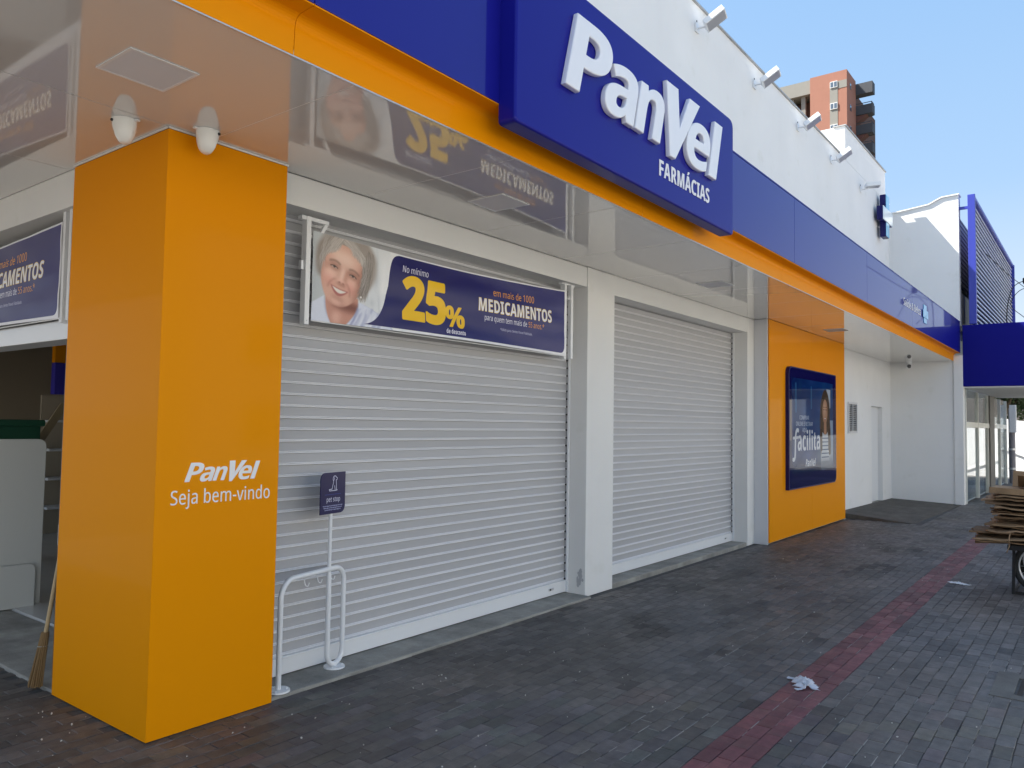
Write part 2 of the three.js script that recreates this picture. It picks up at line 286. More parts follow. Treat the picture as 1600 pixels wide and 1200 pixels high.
// ------------------------------------------------------------------ the pharmacy building
const shop = thing('pharmacy_building', 'white corner pharmacy building with orange column, glossy canopy and blue fascia', 'building');
{
  // walls above the canopy and the higher block at the far end
  part('wall', [bx(2.02, 18.75, SOF + 0.05, 6.72, ZW - 0.2, ZW), bx(2.02, 2.22, SOF + 0.05, 6.72, -16, ZW - 0.201), bx(15.37, 18.75, 6.724, 7.38, ZW - 0.2, ZW),
    bx(15.37, 15.57, 6.1, 7.38, -5.9, ZW - 0.201), bx(15.37, 15.57, 6.1, 7.12, -9, -5.902), bx(18.55, 18.75, 6.1, 7.38, -9, ZW - 0.201), bx(18.752, XP, SOF + 0.05, 6.72, ZW - 0.2, ZW - 0.004)], mat.wall, shop);
  part('parapet_cap', [bx(2.0, 15.368, 6.722, 6.742, ZW - 0.22, ZW + 0.025), bx(15.35, 18.77, 7.382, 7.402, ZW - 0.22, ZW + 0.025), bx(18.772, XP, 6.722, 6.74, ZW - 0.22, ZW + 0.02)], mat.roofEdge, shop);
  part('roof', [bx(2.2, XP, 6.0, 6.1, -16, ZW - 0.21), bx(15.58, 18.54, 7.0, 7.1, -9, ZW - 0.21)], mat.concrete, shop);
  part('rear_wall', [bx(2.0, XP, 0, 6.1, -16.2, -16.002)], mat.wall, shop);
  // ground floor: beams, pillars, reveals
  const lintel = 2.90;
  part('beam', [bx(2.735, 6.198, lintel, SOF - 0.002, -4.30, ZW - 0.012)], mat.beam, shop);
  part('beam', [bx(6.702, 10.30, lintel - 0.01, SOF - 0.002, -4.30, ZW - 0.004)], mat.beam, shop);
  const pil = part('pillar', [rbx(6.2, 6.70, 0, SOF - 0.002, -4.30, ZW, 0.004)], mat.beam, shop);
  { // scuffed foot of the pillar
    const g = []; for (let k = 0; k < 16; k++) { const c = new THREE.CircleGeometry(rr(0.01, 0.028), 7); c.scale(0.7, rr(0.8, 1.8), 1); c.rotateY(-Math.PI / 2); c.translate(6.1985 - k * 0.0003, 0.17 + rr(-0.07, 0.08), -3.92 + rr(-0.035, 0.03)); g.push(c); }
    part('scuff', g, MP({ color: rgb(0.46, 0.46, 0.47), roughness: 0.9, side: THREE.DoubleSide }), pil);
  }
  part('pillar', [rbx(10.30, 10.548, 0, SOF - 0.002, -4.30, ZW, 0.004)], mat.beam, shop);
  part('inner_wall', [bx(2.75, 10.5, 0, 3.2, -4.5, -4.32), bx(10.5, XP, 0, 3.2, -4.3, ZW - 0.201)], mat.beam, shop);
  // shiny white return and the orange panel box
  part('return_panel', [rbx(10.55, 10.58, 0.0, SOF - 0.002, ZW - 0.05, -3.685, 0.003)], mat.sidePanel, shop);
  const op = part('orange_panel', [rbx(10.585, 12.51, 0.025, SOF - 0.003, -3.72, -3.67, 0.004), rbx(12.513, 14.44, 0.025, SOF - 0.003, -3.72, -3.67, 0.004)], mat.orange, shop);
  part('panel_base', [bx(10.585, 14.62, 0, 0.09, ZW + 0.001, -3.725)], mat.wall, shop);
  part('panel_edge', [bx(14.442, 14.47, 0.0, SOF - 0.004, ZW, -3.68)], mat.wall, shop);
  // side door wall
  part('door_wall', [bx(14.475, 17.28, 0, SOF - 0.002, ZW - 0.2, ZW), bx(18.26, XP, 0, SOF - 0.002, ZW - 0.2, ZW), bx(17.281, 18.259, 2.07, SOF - 0.002, ZW - 0.2, ZW)], mat.wall, shop);
  const door = part('side_door', [rbx(17.285, 18.255, 0.06, 2.066, ZW - 0.14, ZW - 0.09, 0.004)], mat.whitePaint, shop);
  part('handle', [cyl(V(17.38, 1.0, ZW - 0.09), V(17.38, 1.0, ZW - 0.05), 0.012), cyl(V(17.38, 1.0, ZW - 0.05), V(17.50, 1.0, ZW - 0.05), 0.009)], mat.aluminium, door);
  part('door_step', [bx(17.281, 18.259, 0, 0.055, ZW - 0.199, ZW + 0.004)], mat.concrete, shop);
  // louvred vent
  const vent = part('vent_frame', [bx(15.42, 16.06, 2.06, 2.10, ZW, ZW + 0.025), bx(15.42, 16.06, 1.51, 1.55, ZW, ZW + 0.025), bx(15.42, 15.46, 1.551, 2.059, ZW, ZW + 0.024), bx(16.02, 16.06, 1.551, 2.059, ZW, ZW + 0.024), bx(15.72, 15.75, 1.551, 2.059, ZW, ZW + 0.022)], mat.aluminium, shop);
  part('backing', [bx(15.46, 16.02, 1.55, 2.06, ZW + 0.0005, ZW + 0.004)], mat.dark, vent);
  for (let k = 0; k < 14; k++) { const g = new THREE.BoxGeometry(0.555, 0.026, 0.003).rotateX(-0.75).translate(15.74, 1.572 + k * 0.036, ZW + 0.012); part('slat', metreUV(g), mat.aluminium, vent); }
  // end wall towards the neighbour
  part('end_wall', [bx(XP, XP + 0.25, 0, 3.86, ZW - 0.2, -2.62), rbx(XP - 0.03, XP + 0.25, 0, SOF + 0.12, -2.615, -2.44, 0.006)], mat.wall, shop);
  // sills under the shutters
  part('sill', [rbx(2.735, 6.20, -0.1, 0.02, -4.30, -3.80, 0.012)], mat.concrete, shop);
  part('sill', [rbx(6.702, 10.298, -0.1, 0.045, -4.30, -3.88, 0.012)], mat.concrete, shop);

  // glossy soffit, panel by panel
  const xs = [-0.55, 0.9, 2.24]; while (xs[xs.length - 1] < XP - 1.2) xs.push(xs[xs.length - 1] + 1.175); xs.push(XP - 0.002);
  for (let k = 0; k < xs.length - 1; k++) part('soffit_panel', bx(xs[k] + 0.003, xs[k + 1] - 0.003, SOF + rr(0, 0.0008), SOF + 0.03, k > 1 ? -3.872 : -3.77, -2.62), mat.soffit, shop);
  for (const x of xs.slice(1, -1)) part('soffit_sealant', bx(x - 0.0029, x + 0.0029, SOF + 0.0015, SOF + 0.012, x < 1 ? -3.77 : -3.87, -2.622), mat.sealant, shop);
  for (let k = 0; k < 7; k++) part('soffit_panel', bx(-0.55, 2.03, SOF, SOF + 0.03, -3.776 - (k + 1) * 1.175 + 0.006, -3.776 - k * 1.175), mat.soffit, shop);
  part('soffit_trim', [bx(-0.55, XP, SOF - 0.006, SOF + 0.02, -2.619, -2.611)], mat.aluminium, shop);
  part('canopy_deck', [bx(-0.65, XP, SOF + 0.034, 3.24, -3.86, -2.64), bx(-0.65, 2.0, SOF + 0.034, 3.24, -12, -3.861), bx(2.03, XP, 3.80, 3.84, ZW + 0.002, -2.54), bx(-0.71, 2.0, 3.80, 3.84, -12, -2.54)], mat.roofEdge, shop);

  // orange cove and blue fascia in panels
  const cove = (() => { const o = [[-2.61, SOF]]; for (let k = 0; k <= 6; k++) { const a = Math.PI - (k / 6) * Math.PI / 2; o.push([-2.606 + 0.045 + 0.045 * Math.cos(a), 3.207 + 0.045 * Math.sin(a)]); } o.push([-2.484, 3.256], [-2.484, 3.27], [-2.64, 3.27], [-2.64, SOF + 0.035], [-2.61, SOF + 0.035]); return o; })();
  const fx = [-0.75, 1.9, 4.9, 7.9, 10.9, 13.9, 16.9, XP - 0.004];
  for (let k = 0; k < fx.length - 1; k++) {
    part('orange_cove', sweepX(cove, fx[k] + (k ? 0.0015 : 0), fx[k + 1] - 0.0015), mat.orange, shop);
    part('fascia_panel', rbx(fx[k] + 0.0015, fx[k + 1] - 0.0015, 3.262, 3.93, -2.52, -2.48, 0.004), mat.fascia, shop);
  }
  part('fascia_panel', rbx(-0.79, -0.752, 3.1, 3.93, -12, -2.48, 0.004), mat.blue, shop);
  part('fascia_cap', [bx(-0.79, XP, 3.932, 3.945, -2.56, -2.478)], mat.blue, shop);

  // corner column: two-sided orange cladding
  const col = part('column', [bx(2.012, 2.728, 0, SOF - 0.003, -4.835, -3.779)], mat.dark, shop);
  part('cladding_panel', rbx(2.006, 2.73, 0.004, SOF - 0.012, -3.778, -3.774, 0.0015, 1), mat.orange, col);
  part('cladding_panel', rbx(2.005, 2.0095, 0.004, SOF - 0.012, -4.84, -3.7745, 0.0015, 1), mat.orange, col);
  part('column_trim', [bx(2.00, 2.735, SOF - 0.011, SOF - 0.001, -3.773, -3.768), bx(1.998, 2.004, SOF - 0.011, SOF - 0.001, -4.84, -3.768)], mat.sealant, col);
  const zt = -3.7735;
  for (const [, g] of wordMark({ x0: 2.158, y0: 1.272, cap: 0.098, width: 0.448, depth: 0.0012, bevel: 0.0004, slant: 0.17 })) part('letter', g.translate(0, 0, zt), mat.vinyl, col);
  for (const g of glyphs(regular, 'Seja bem-vindo', { x0: 2.088, x1: 2.674, y: 1.158, cap: 0.072, depth: 0.0012 })) part('letter', g.translate(0, 0, zt), mat.vinyl, col);

  // side street front (left): beam, shutter box, header, jamb
  part('beam', [bx(2.03, 2.4, 2.865, SOF - 0.002, -12, -4.842)], mat.beam, shop);
  part('shutter_housing', [bx(2.30, 2.42, 2.16, 2.862, -12, -4.842)], mat.slat, shop);
  part('header', [rbx(2.10, 2.28, 2.078, 2.20, -12, -4.842, 0.005)], mat.whitePaint, shop);
  part('jamb', [bx(2.11, 2.26, 0.02, 2.076, -5.10, -4.842)], MP({ color: rgb(0.10, 0.06, 0.035), roughness: 0.5 }), shop);
  part('sill', [rbx(2.02, 2.62, -0.1, 0.015, -12, -4.85, 0.01)], mat.concrete, shop);
  part('upper_side_wall', [bx(2.02, 2.2, 0, SOF, -16, -12.002)], mat.wall, shop);
  // shop interior
  part('shop_floor', [bx(2.624, 12, -0.05, 0.03, -15.9, -4.52)], mat.tile, shop);
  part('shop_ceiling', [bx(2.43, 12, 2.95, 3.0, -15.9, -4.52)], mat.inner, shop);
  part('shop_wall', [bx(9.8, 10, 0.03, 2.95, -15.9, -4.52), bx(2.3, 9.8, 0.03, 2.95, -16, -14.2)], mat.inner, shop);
  part('door_stile', [bx(2.15, 2.19, 0.03, 2.05, -5.155, -5.105)], mat.dark, shop);
  part('door_pull', [rbx(2.145, 2.155, 0.80, 0.93, -5.19, -5.16, 0.003)], mat.whitePaint, shop);
}
// raised ramp to the side door
{
  const P = [], x0 = 14.66, x1 = XP, z0 = ZW + 0.001, z1 = -2.5, h = 0.10;
  const A = [x0, h, z0], B = [x1, h * 0.5, z0], C = [x1, 0.003, z1], Dd = [x0, 0.003, z1 - 0.15], a = [x0, -0.05, z0], d = [x0, -0.05, z1 - 0.15], b = [x1, -0.05, z0], c = [x1, -0.05, z1];
  const tri = (...q) => P.push(...q.flat());
  tri(A, C, B); tri(A, Dd, C); tri(a, d, Dd); tri(a, Dd, A); tri(d, c, C); tri(d, C, Dd); tri(c, b, B); tri(c, B, C);
  const g = new THREE.BufferGeometry(); g.setAttribute('position', new THREE.Float32BufferAttribute(P, 3)); g.computeVertexNormals();
  struct('door_ramp', metreUV(g), MP({ color: rgb(0.15, 0.138, 0.125), roughness: 0.9, map: concreteTint, bumpMap: grainBump, bumpScale: 0.003, side: THREE.DoubleSide }));
}

// ------------------------------------------------------------------ roller shutters
{
  const pitch = 0.0735;
  // one slat, (z, y): two ribs at the foot, then a shallow hollow face
  const ribs = []; const bead = (y0, r, out) => { for (let k = 0; k <= 6; k++) { const a = -Math.PI / 2 + Math.PI * k / 6; ribs.push([out * Math.cos(a), y0 + r + r * Math.sin(a)]); } };
  bead(0.001, 0.0052, 0.0085); bead(0.0116, 0.0046, 0.0075); for (let k = ribs.length - 1; k >= 0; k--) ribs.push([ribs[k][0] * 0.6 - 0.003, ribs[k][1]]);
  const prof = []; for (let k = 0; k <= 7; k++) { const t = k / 7; prof.push([0.0025 - 0.0045 * t - 0.0012 * Math.sin(t * Math.PI), 0.0211 + t * (pitch - 0.0213)]); }
  for (let k = 7; k >= 0; k--) prof.push([prof[k][0] - 0.0025, prof[k][1]]);
  const faces = [0.405, 0.425, 0.415, 0.44].map((v) => MP({ color: rgb(v, v * 0.995, v * 1.02), roughness: 0.5 })), ribPaint = MP({ color: rgb(0.80, 0.80, 0.815), roughness: 0.3, clearcoat: 0.4, clearcoatRoughness: 0.15 });
  const makeShutter = (x0, x1, y0, y1, label) => {
    const t = thing('roller_shutter', label, 'shutter', [x0, y0, ZS], 0, 'closed roller shutters of the shop front');
    const w = x1 - x0, g = sweepX(prof, 0.012, w - 0.012), gr = sweepX(ribs, 0.012, w - 0.012), rows = Math.floor((y1 - y0 - 0.11) / pitch);
    part('bottom_rail', [rbx(0.01, w - 0.01, 0.002, 0.105, -0.015, 0.018, 0.004), rbx(0.01, w - 0.01, 0.098, 0.112, -0.012, 0.024, 0.004)], mat.whitePaint, t);
    for (let k = 0; k < rows; k++) { const m = shadow(new THREE.Mesh(g, faces[Math.floor(rnd() * 4)])); m.name = 'slat'; m.position.set(0, 0.112 + k * pitch, 0.003 * n2(k * 0.7, x0)); m.rotation.x = rr(-0.02, 0.02); m.rotation.y = rr(-0.0006, 0.0006); t.add(m); const q = shadow(new THREE.Mesh(gr, ribPaint)); q.name = 'rib'; m.add(q); }
    for (const s of [0, 1]) {
      part('guide_rail', [rbx(s ? w - 0.022 : 0, s ? w : 0.022, 0.0, y1 - y0, 0.014, 0.034, 0.003), bx(s ? w - 0.004 : 0, s ? w : 0.004, 0, y1 - y0, -0.03, 0.013)], mat.whitePaint, t);
      const e = []; for (let k = 0; k < rows; k++) e.push(bx(s ? w - 0.034 : 0.023, s ? w - 0.0225 : 0.034, 0.112 + k * pitch + 0.002, 0.112 + k * pitch + 0.018, 0.002, 0.016));
      part('end_lock', e, mat.dark, t);
    }
    const lk = part('lock', [rbx(w - 0.30, w - 0.22, 0.048, 0.07, 0.018, 0.024, 0.003)], mat.aluminium, t); part('keyhole', [cyl(V(w - 0.28, 0.059, 0.024), V(w - 0.28, 0.059, 0.028), 0.008)], mat.dark, lk);
    return t;
  };
  makeShutter(2.735, 6.2, 0.025, 2.96, 'wide grey roller shutter behind the discount banner and the pet stop stand');
  makeShutter(6.70, 10.30, 0.05, 2.95, 'closed grey roller shutter between the white pillars, nearer the orange poster panel');
}

// ------------------------------------------------------------------ main sign
{
  const zs = -2.375, s = thing('shop_sign', 'big glossy blue sign box with raised white word mark above the orange cove', 'sign', [0, 0, 0]);
  const S = new THREE.Shape(), x0 = 3.085, x1 = 6.01, y0 = 3.148, y1 = 4.094, r = 0.085;
  S.moveTo(x0 + 0.03, y0); S.lineTo(x1 - 0.03, y0); S.quadraticCurveTo(x1, y0, x1, y0 + 0.03); S.lineTo(x1, y1 - r); S.quadraticCurveTo(x1, y1, x1 - r, y1); S.lineTo(x0 + r, y1); S.quadraticCurveTo(x0, y1, x0, y1 - r); S.lineTo(x0, y0 + 0.03); S.quadraticCurveTo(x0, y0, x0 + 0.03, y0);
  const bev = 0.014;
  const g = new THREE.ExtrudeGeometry(S, { depth: 0.102 - bev, bevelEnabled: true, bevelThickness: bev, bevelSize: bev, bevelOffset: -bev, bevelSegments: 5, curveSegments: 8 }).translate(0, 0, zs - 0.102);
  part('sign_box', metreUV(g), mat.blue, s);
  part('back_frame', [bx(3.2, 5.9, 3.3, 3.90, -2.4795, -2.4775)], mat.navy, s);
  for (const [, q] of wordMark({ x0: 3.497, y0: 3.488, cap: 0.442, width: 2.195, depth: 0.022, bevel: 0.008, slant: 0.118 })) part('letter', metreUV(q.translate(0, 0, zs + 0.008)), mat.letter, s);
  for (const q of glyphs(bold, 'FARMÁCIAS', { x0: 4.69, x1: 5.52, y: 3.292, cap: 0.11, slant: 0, depth: 0.004 })) part('letter', q.translate(0, 0, zs + 0.001), mat.vinyl, s);
}
// lettering and emblem at the far end of the fascia
{
  const t = thing('fascia_lettering', 'small white Saúde and Beleza lettering with light blue emblem on far fascia', 'sign');
  for (const q of glyphs(regular, 'Saúde & Beleza', { x0: 13.2, x1: 14.62, y: 3.535, cap: 0.115, depth: 0.004 })) part('letter', q.translate(0, 0, -2.479), mat.vinyl, t);
  const em = MP({ color: rgb(0.12, 0.42, 0.72), roughness: 0.3, clearcoat: 0.5 });
  part('emblem', [rbx(14.86, 15.12, 3.44, 3.76, -2.479, -2.47, 0.004), rbx(14.76, 15.22, 3.53, 3.67, -2.4695, -2.462, 0.004)], em, t);
}
// pharmacy cross at the corner of the upper wall
{
  const t = thing('cross_sign', 'boxed pharmacy cross with light blue face and dark blue sides at the wall corner', 'sign', [18.05, 6.19, -3.74]);
  const lb = MP({ color: rgb(0.22, 0.60, 0.88), roughness: 0.25, clearcoat: 0.6 }), pale = MP({ color: rgb(0.78, 0.88, 0.92), roughness: 0.25, clearcoat: 0.6 });
  part('upright', [rbx(-0.15, 0.15, -0.46, 0.46, -0.07, 0.055, 0.02, 3)], mat.navy, t);
  part('arm', [rbx(-0.45, -0.152, -0.15, 0.15, -0.068, 0.06, 0.02, 3)], mat.navy, t); part('arm', [rbx(0.152, 0.45, -0.15, 0.15, -0.068, 0.06, 0.02, 3)], mat.navy, t);
  part('upright_face', [rbx(-0.14, 0.14, 0.155, 0.45, 0.05, 0.066, 0.006)], lb, t); part('upright_face', [rbx(-0.14, 0.14, -0.45, -0.155, 0.05, 0.066, 0.006)], lb, t);
  part('arm_face', [rbx(-0.44, 0.44, -0.145, 0.145, 0.056, 0.072, 0.006)], pale, t);
  part('bracket', [bx(-0.05, 0.05, 0.20, 0.24, -0.135, -0.071), bx(-0.05, 0.05, -0.24, -0.20, -0.135, -0.071)], mat.aluminium, t);
}

// ------------------------------------------------------------------ printed matter
const canvas = (w, h, draw) => { const c = document.createElement('canvas'); c.width = w; c.height = h; draw(c.getContext('2d'), w, h); const t = new THREE.CanvasTexture(c); t.colorSpace = THREE.SRGBColorSpace; t.anisotropy = 8; return t; };
const blob = (g, x, y, rx, ry, rot, stops) => { g.save(); g.translate(x, y); g.rotate(rot); g.scale(rx, ry); const q = g.createRadialGradient(0, 0, 0, 0, 0, 1); for (const [o, c] of stops) q.addColorStop(o, c); g.fillStyle = q; g.beginPath(); g.arc(0, 0, 1, 0, 7); g.fill(); g.restore(); };
const fitText = (g, txt, x0, x1, y, size, font) => { g.font = font.replace('$', size); g.textAlign = 'left'; g.textBaseline = 'alphabetic'; const w = g.measureText(txt).width; g.save(); g.translate(x0, y); g.scale((x1 - x0) / w, 1); g.fillText(txt, 0, 0); g.restore(); };

// banner print: smiling woman with short grey hair in a pale cardigan, then the offer
function portrait(G, W, H) {                                     // painted on its own sheet, then laid down slightly soft with print grain
  const sheet = document.createElement('canvas'); sheet.width = 480; sheet.height = 420; const g = sheet.getContext('2d');
  const soft = (b, f) => { g.save(); g.filter = `blur(${b}px)`; f(); g.restore(); };
  const bgd = g.createLinearGradient(0, 0, 480, 0); bgd.addColorStop(0, '#b9bfc2'); bgd.addColorStop(0.5, '#d9dee1'); bgd.addColorStop(1, '#eef0f2'); g.fillStyle = bgd; g.fillRect(0, 0, 480, 420);
  for (let k = 0; k < 26; k++) blob(g, rr(230, 480), rr(0, 420), rr(12, 50), rr(40, 150), 0, [[0, `rgba(${rnd() < 0.5 ? '255,255,255' : '176,182,190'},.35)`], [1, 'rgba(230,232,235,0)']]);
  const cx = 158, cy = 168, fw = 122, fh = 150;
  // hair mass, lighter on top, brown-grey at the nape
  soft(9, () => { g.fillStyle = '#a49a92'; g.beginPath(); g.ellipse(cx + 26, cy - 66, 164, 158, 0.3, 0, 7); g.fill(); g.fillStyle = '#7b6a5f'; g.beginPath(); g.ellipse(cx + 118, cy + 2, 34, 96, 0.22, 0, 7); g.fill(); g.fillStyle = '#938880'; g.beginPath(); g.ellipse(cx - 108, cy - 60, 34, 80, 0.1, 0, 7); g.fill(); });
  // cardigan, neck, open collar
  soft(2, () => { g.fillStyle = '#bfc4da'; g.beginPath(); g.moveTo(-20, 425); g.lineTo(-20, 338); g.bezierCurveTo(30, 306, 44, 300, 58, 288); g.lineTo(270, 284); g.bezierCurveTo(340, 306, 430, 340, 470, 425); g.closePath(); g.fill(); });
  soft(2, () => { g.fillStyle = '#c78f7c'; g.beginPath(); g.moveTo(70, 250); g.lineTo(244, 262); g.bezierCurveTo(250, 320, 196, 380, 132, 430); g.bezierCurveTo(84, 380, 62, 326, 70, 250); g.fill(); });
  soft(12, () => { g.fillStyle = 'rgba(112,62,50,.8)'; g.beginPath(); g.ellipse(cx + 30, 306, 84, 24, 0.15, 0, 7); g.fill(); g.fillStyle = 'rgba(228,178,160,.8)'; g.beginPath(); g.ellipse(126, 362, 26, 30, 0.1, 0, 7); g.fill(); });
  soft(2, () => { g.fillStyle = '#d9deec'; g.beginPath(); g.moveTo(62, 270); g.bezierCurveTo(52, 336, 94, 392, 132, 432); g.lineTo(-20, 432); g.lineTo(-20, 322); g.closePath(); g.fill(); g.beginPath(); g.moveTo(250, 276); g.bezierCurveTo(242, 336, 188, 396, 132, 432); g.lineTo(470, 432); g.bezierCurveTo(420, 344, 340, 306, 250, 276); g.fill(); });
  soft(3.5, () => { for (let k = 0; k < 34; k++) { g.strokeStyle = rnd() < 0.6 ? `rgba(138,144,184,${rr(0.2, 0.5)})` : 'rgba(248,250,255,.6)'; g.lineWidth = rr(2, 9); const x = rr(228, 410), y = rr(296, 344); g.beginPath(); g.moveTo(x, y); g.quadraticCurveTo(x - rr(10, 30), y + 50, x - rr(40, 90), 432); g.stroke(); } });
  g.save(); g.translate(cx, cy); g.rotate(0.27);
  const head = () => { g.beginPath(); g.moveTo(-fw * 0.96, -fh * 0.4); g.bezierCurveTo(-fw * 1.0, fh * 0.26, -fw * 0.72, fh * 0.80, -fw * 0.26, fh * 0.95); g.quadraticCurveTo(0, fh * 1.01, fw * 0.26, fh * 0.94); g.bezierCurveTo(fw * 0.76, fh * 0.78, fw * 1.0, fh * 0.26, fw * 0.96, -fh * 0.4); g.bezierCurveTo(fw * 0.86, -fh * 1.1, -fw * 0.86, -fh * 1.1, -fw * 0.96, -fh * 0.4); g.closePath(); };
  soft(2, () => { g.fillStyle = '#dcab97'; head(); g.fill(); });
  g.save(); head(); g.clip();
  const sp = (x, y, rx, ry, c, b = 12, a = 0) => soft(b, () => { g.fillStyle = c; g.beginPath(); g.ellipse(x * fw, y * fh, rx * fw, ry * fh, a, 0, 7); g.fill(); });
  sp(0.95, 0.12, 0.28, 0.95, 'rgba(150,94,78,.7)', 18); sp(-0.95, 0.3, 0.12, 0.7, 'rgba(176,116,98,.5)', 12); sp(0.2, 1.0, 0.6, 0.14, 'rgba(158,100,84,.6)', 14);
  sp(-0.14, -0.52, 0.58, 0.22, 'rgba(242,208,190,.95)', 18); sp(-0.50, 0.14, 0.25, 0.17, 'rgba(246,204,186,.95)', 13); sp(0.42, 0.14, 0.23, 0.16, 'rgba(242,194,176,.9)', 13); sp(-0.52, 0.30, 0.26, 0.13, 'rgba(222,138,124,.45)', 15); sp(0.46, 0.30, 0.24, 0.13, 'rgba(216,132,118,.45)', 15);
  sp(-0.42, -0.17, 0.26, 0.10, 'rgba(146,94,78,.55)', 9); sp(0.42, -0.17, 0.26, 0.10, 'rgba(138,88,72,.6)', 9); sp(0.15, 0.02, 0.08, 0.26, 'rgba(176,114,96,.5)', 9); sp(-0.02, 0.0, 0.07, 0.24, 'rgba(248,214,198,.9)', 7); sp(-0.01, 0.20, 0.17, 0.065, 'rgba(240,192,174,.95)', 7); sp(0.02, 0.285, 0.2, 0.035, 'rgba(140,80,66,.55)', 6); sp(0, 0.86, 0.24, 0.08, 'rgba(240,194,176,.8)', 10); sp(0.02, 0.73, 0.3, 0.04, 'rgba(150,90,76,.5)', 8);
  g.restore();
  for (const s of [-1, 1]) {
    soft(3, () => { g.strokeStyle = 'rgba(120,90,74,.65)'; g.lineWidth = 8; g.beginPath(); g.moveTo(s * fw * 0.20, -fh * 0.27); g.quadraticCurveTo(s * fw * 0.44, -fh * 0.38, s * fw * 0.70, -fh * 0.24); g.stroke(); });
    soft(1.3, () => { g.fillStyle = '#d9cbc3'; g.beginPath(); g.moveTo(s * fw * 0.28, -fh * 0.125); g.quadraticCurveTo(s * fw * 0.43, -fh * 0.185, s * fw * 0.58, -fh * 0.12); g.quadraticCurveTo(s * fw * 0.43, -fh * 0.095, s * fw * 0.28, -fh * 0.125); g.fill(); g.fillStyle = '#4a3a34'; g.beginPath(); g.ellipse(s * fw * 0.43, -fh * 0.14, fw * 0.058, fh * 0.036, 0, 0, 7); g.fill(); g.strokeStyle = 'rgba(62,42,36,.85)'; g.lineWidth = 4; g.beginPath(); g.moveTo(s * fw * 0.27, -fh * 0.125); g.quadraticCurveTo(s * fw * 0.43, -fh * 0.20, s * fw * 0.61, -fh * 0.115); g.stroke(); });
    soft(4, () => { g.strokeStyle = 'rgba(146,86,72,.5)'; g.lineWidth = 5; g.beginPath(); g.moveTo(s * fw * 0.24, fh * 0.18); g.quadraticCurveTo(s * fw * 0.48, fh * 0.30, s * fw * 0.50, fh * 0.54); g.stroke(); g.lineWidth = 2.5; for (let k = 0; k < 3; k++) { g.beginPath(); g.moveTo(s * fw * 0.66, -fh * (0.10 - 0.04 * k)); g.lineTo(s * fw * 0.82, -fh * (0.15 - 0.08 * k)); g.stroke(); } g.beginPath(); g.moveTo(s * fw * 0.28, -fh * 0.06); g.quadraticCurveTo(s * fw * 0.44, -fh * 0.02, s * fw * 0.60, -fh * 0.06); g.stroke(); });
  }
  soft(2.2, () => { g.fillStyle = 'rgba(124,68,56,.75)'; for (const s of [-1, 1]) { g.beginPath(); g.ellipse(s * fw * 0.085 + 3, fh * 0.24, fw * 0.045, fh * 0.015, s * 0.3, 0, 7); g.fill(); } });
  soft(2, () => { g.fillStyle = '#b0665e'; g.beginPath(); g.moveTo(-fw * 0.40, fh * 0.42); g.quadraticCurveTo(0, fh * 0.46, fw * 0.40, fh * 0.40); g.quadraticCurveTo(fw * 0.2, fh * 0.66, 0, fh * 0.66); g.quadraticCurveTo(-fw * 0.2, fh * 0.66, -fw * 0.40, fh * 0.42); g.fill(); });
  soft(1.6, () => { g.fillStyle = '#ebe3da'; g.beginPath(); g.moveTo(-fw * 0.33, fh * 0.445); g.quadraticCurveTo(0, fh * 0.485, fw * 0.33, fh * 0.43); g.quadraticCurveTo(fw * 0.14, fh * 0.575, 0, fh * 0.575); g.quadraticCurveTo(-fw * 0.14, fh * 0.575, -fw * 0.33, fh * 0.445); g.fill(); });
  // hair: short, swept from a side parting
  g.lineCap = 'round';
  const strand = (x, y, bx0, by0, x1, y1, l, u, a = 0.5) => { const c = Math.floor(rr(l, u)); g.strokeStyle = `rgba(${c},${c - 8},${c - 15},${rr(0.15, a)})`; g.lineWidth = rr(0.7, 3.2); g.beginPath(); g.moveTo(x, y); g.quadraticCurveTo(bx0, by0, x1, y1); g.stroke(); };
  const px = -fw * 0.35, py = -fh * 1.02;
  for (let k = 0; k < 1000; k++) { const t = rnd(); strand(px + rr(-16, 30), py + rr(-40, 8), px + fw * (0.5 + 0.5 * t) + rr(-20, 20), -fh * rr(0.86, 1.18), fw * (0.15 + 0.95 * t) + rr(-10, 14), -fh * (0.78 - 0.42 * t * t) + rr(-24, 10), 132, 232); }
  for (let k = 0; k < 420; k++) { const t = rnd(); strand(px + rr(-24, 10), py + rr(-40, 8), px - fw * 0.4 * t + rr(-12, 12), -fh * rr(0.85, 1.1), -fw * (0.45 + 0.6 * t) + rr(-8, 10), -fh * (0.72 - 0.42 * t) + rr(-20, 12), 140, 232); }
  for (let k = 0; k < 520; k++) { const y = -fh * rr(0.25, 1.0), x = fw * rr(0.86, 1.2); strand(x - 16, y - 24, x + rr(0, 24), y + 30, x + rr(-18, 14), y + rr(50, 130), 96, 200); }
  for (let k = 0; k < 200; k++) { const y = -fh * rr(0.35, 0.95), x = -fw * rr(0.9, 1.12); strand(x + 16, y - 20, x - rr(0, 12), y + 20, x + rr(-6, 12), y + rr(30, 90), 126, 214); }
  soft(1, () => { g.fillStyle = '#f2efec'; g.beginPath(); g.arc(fw * 0.99, fh * 0.36, 5, 0, 7); g.fill(); });
  g.restore();
  const im = g.getImageData(0, 0, 480, 420), d = im.data; for (let i = 0; i < d.length; i += 4) { const n = rr(-7, 7); d[i] += n; d[i + 1] += n; d[i + 2] += n; } g.putImageData(im, 0, 0);
  G.save(); G.filter = 'blur(0.8px)'; G.drawImage(sheet, 0, 0, W, H); G.restore();
}
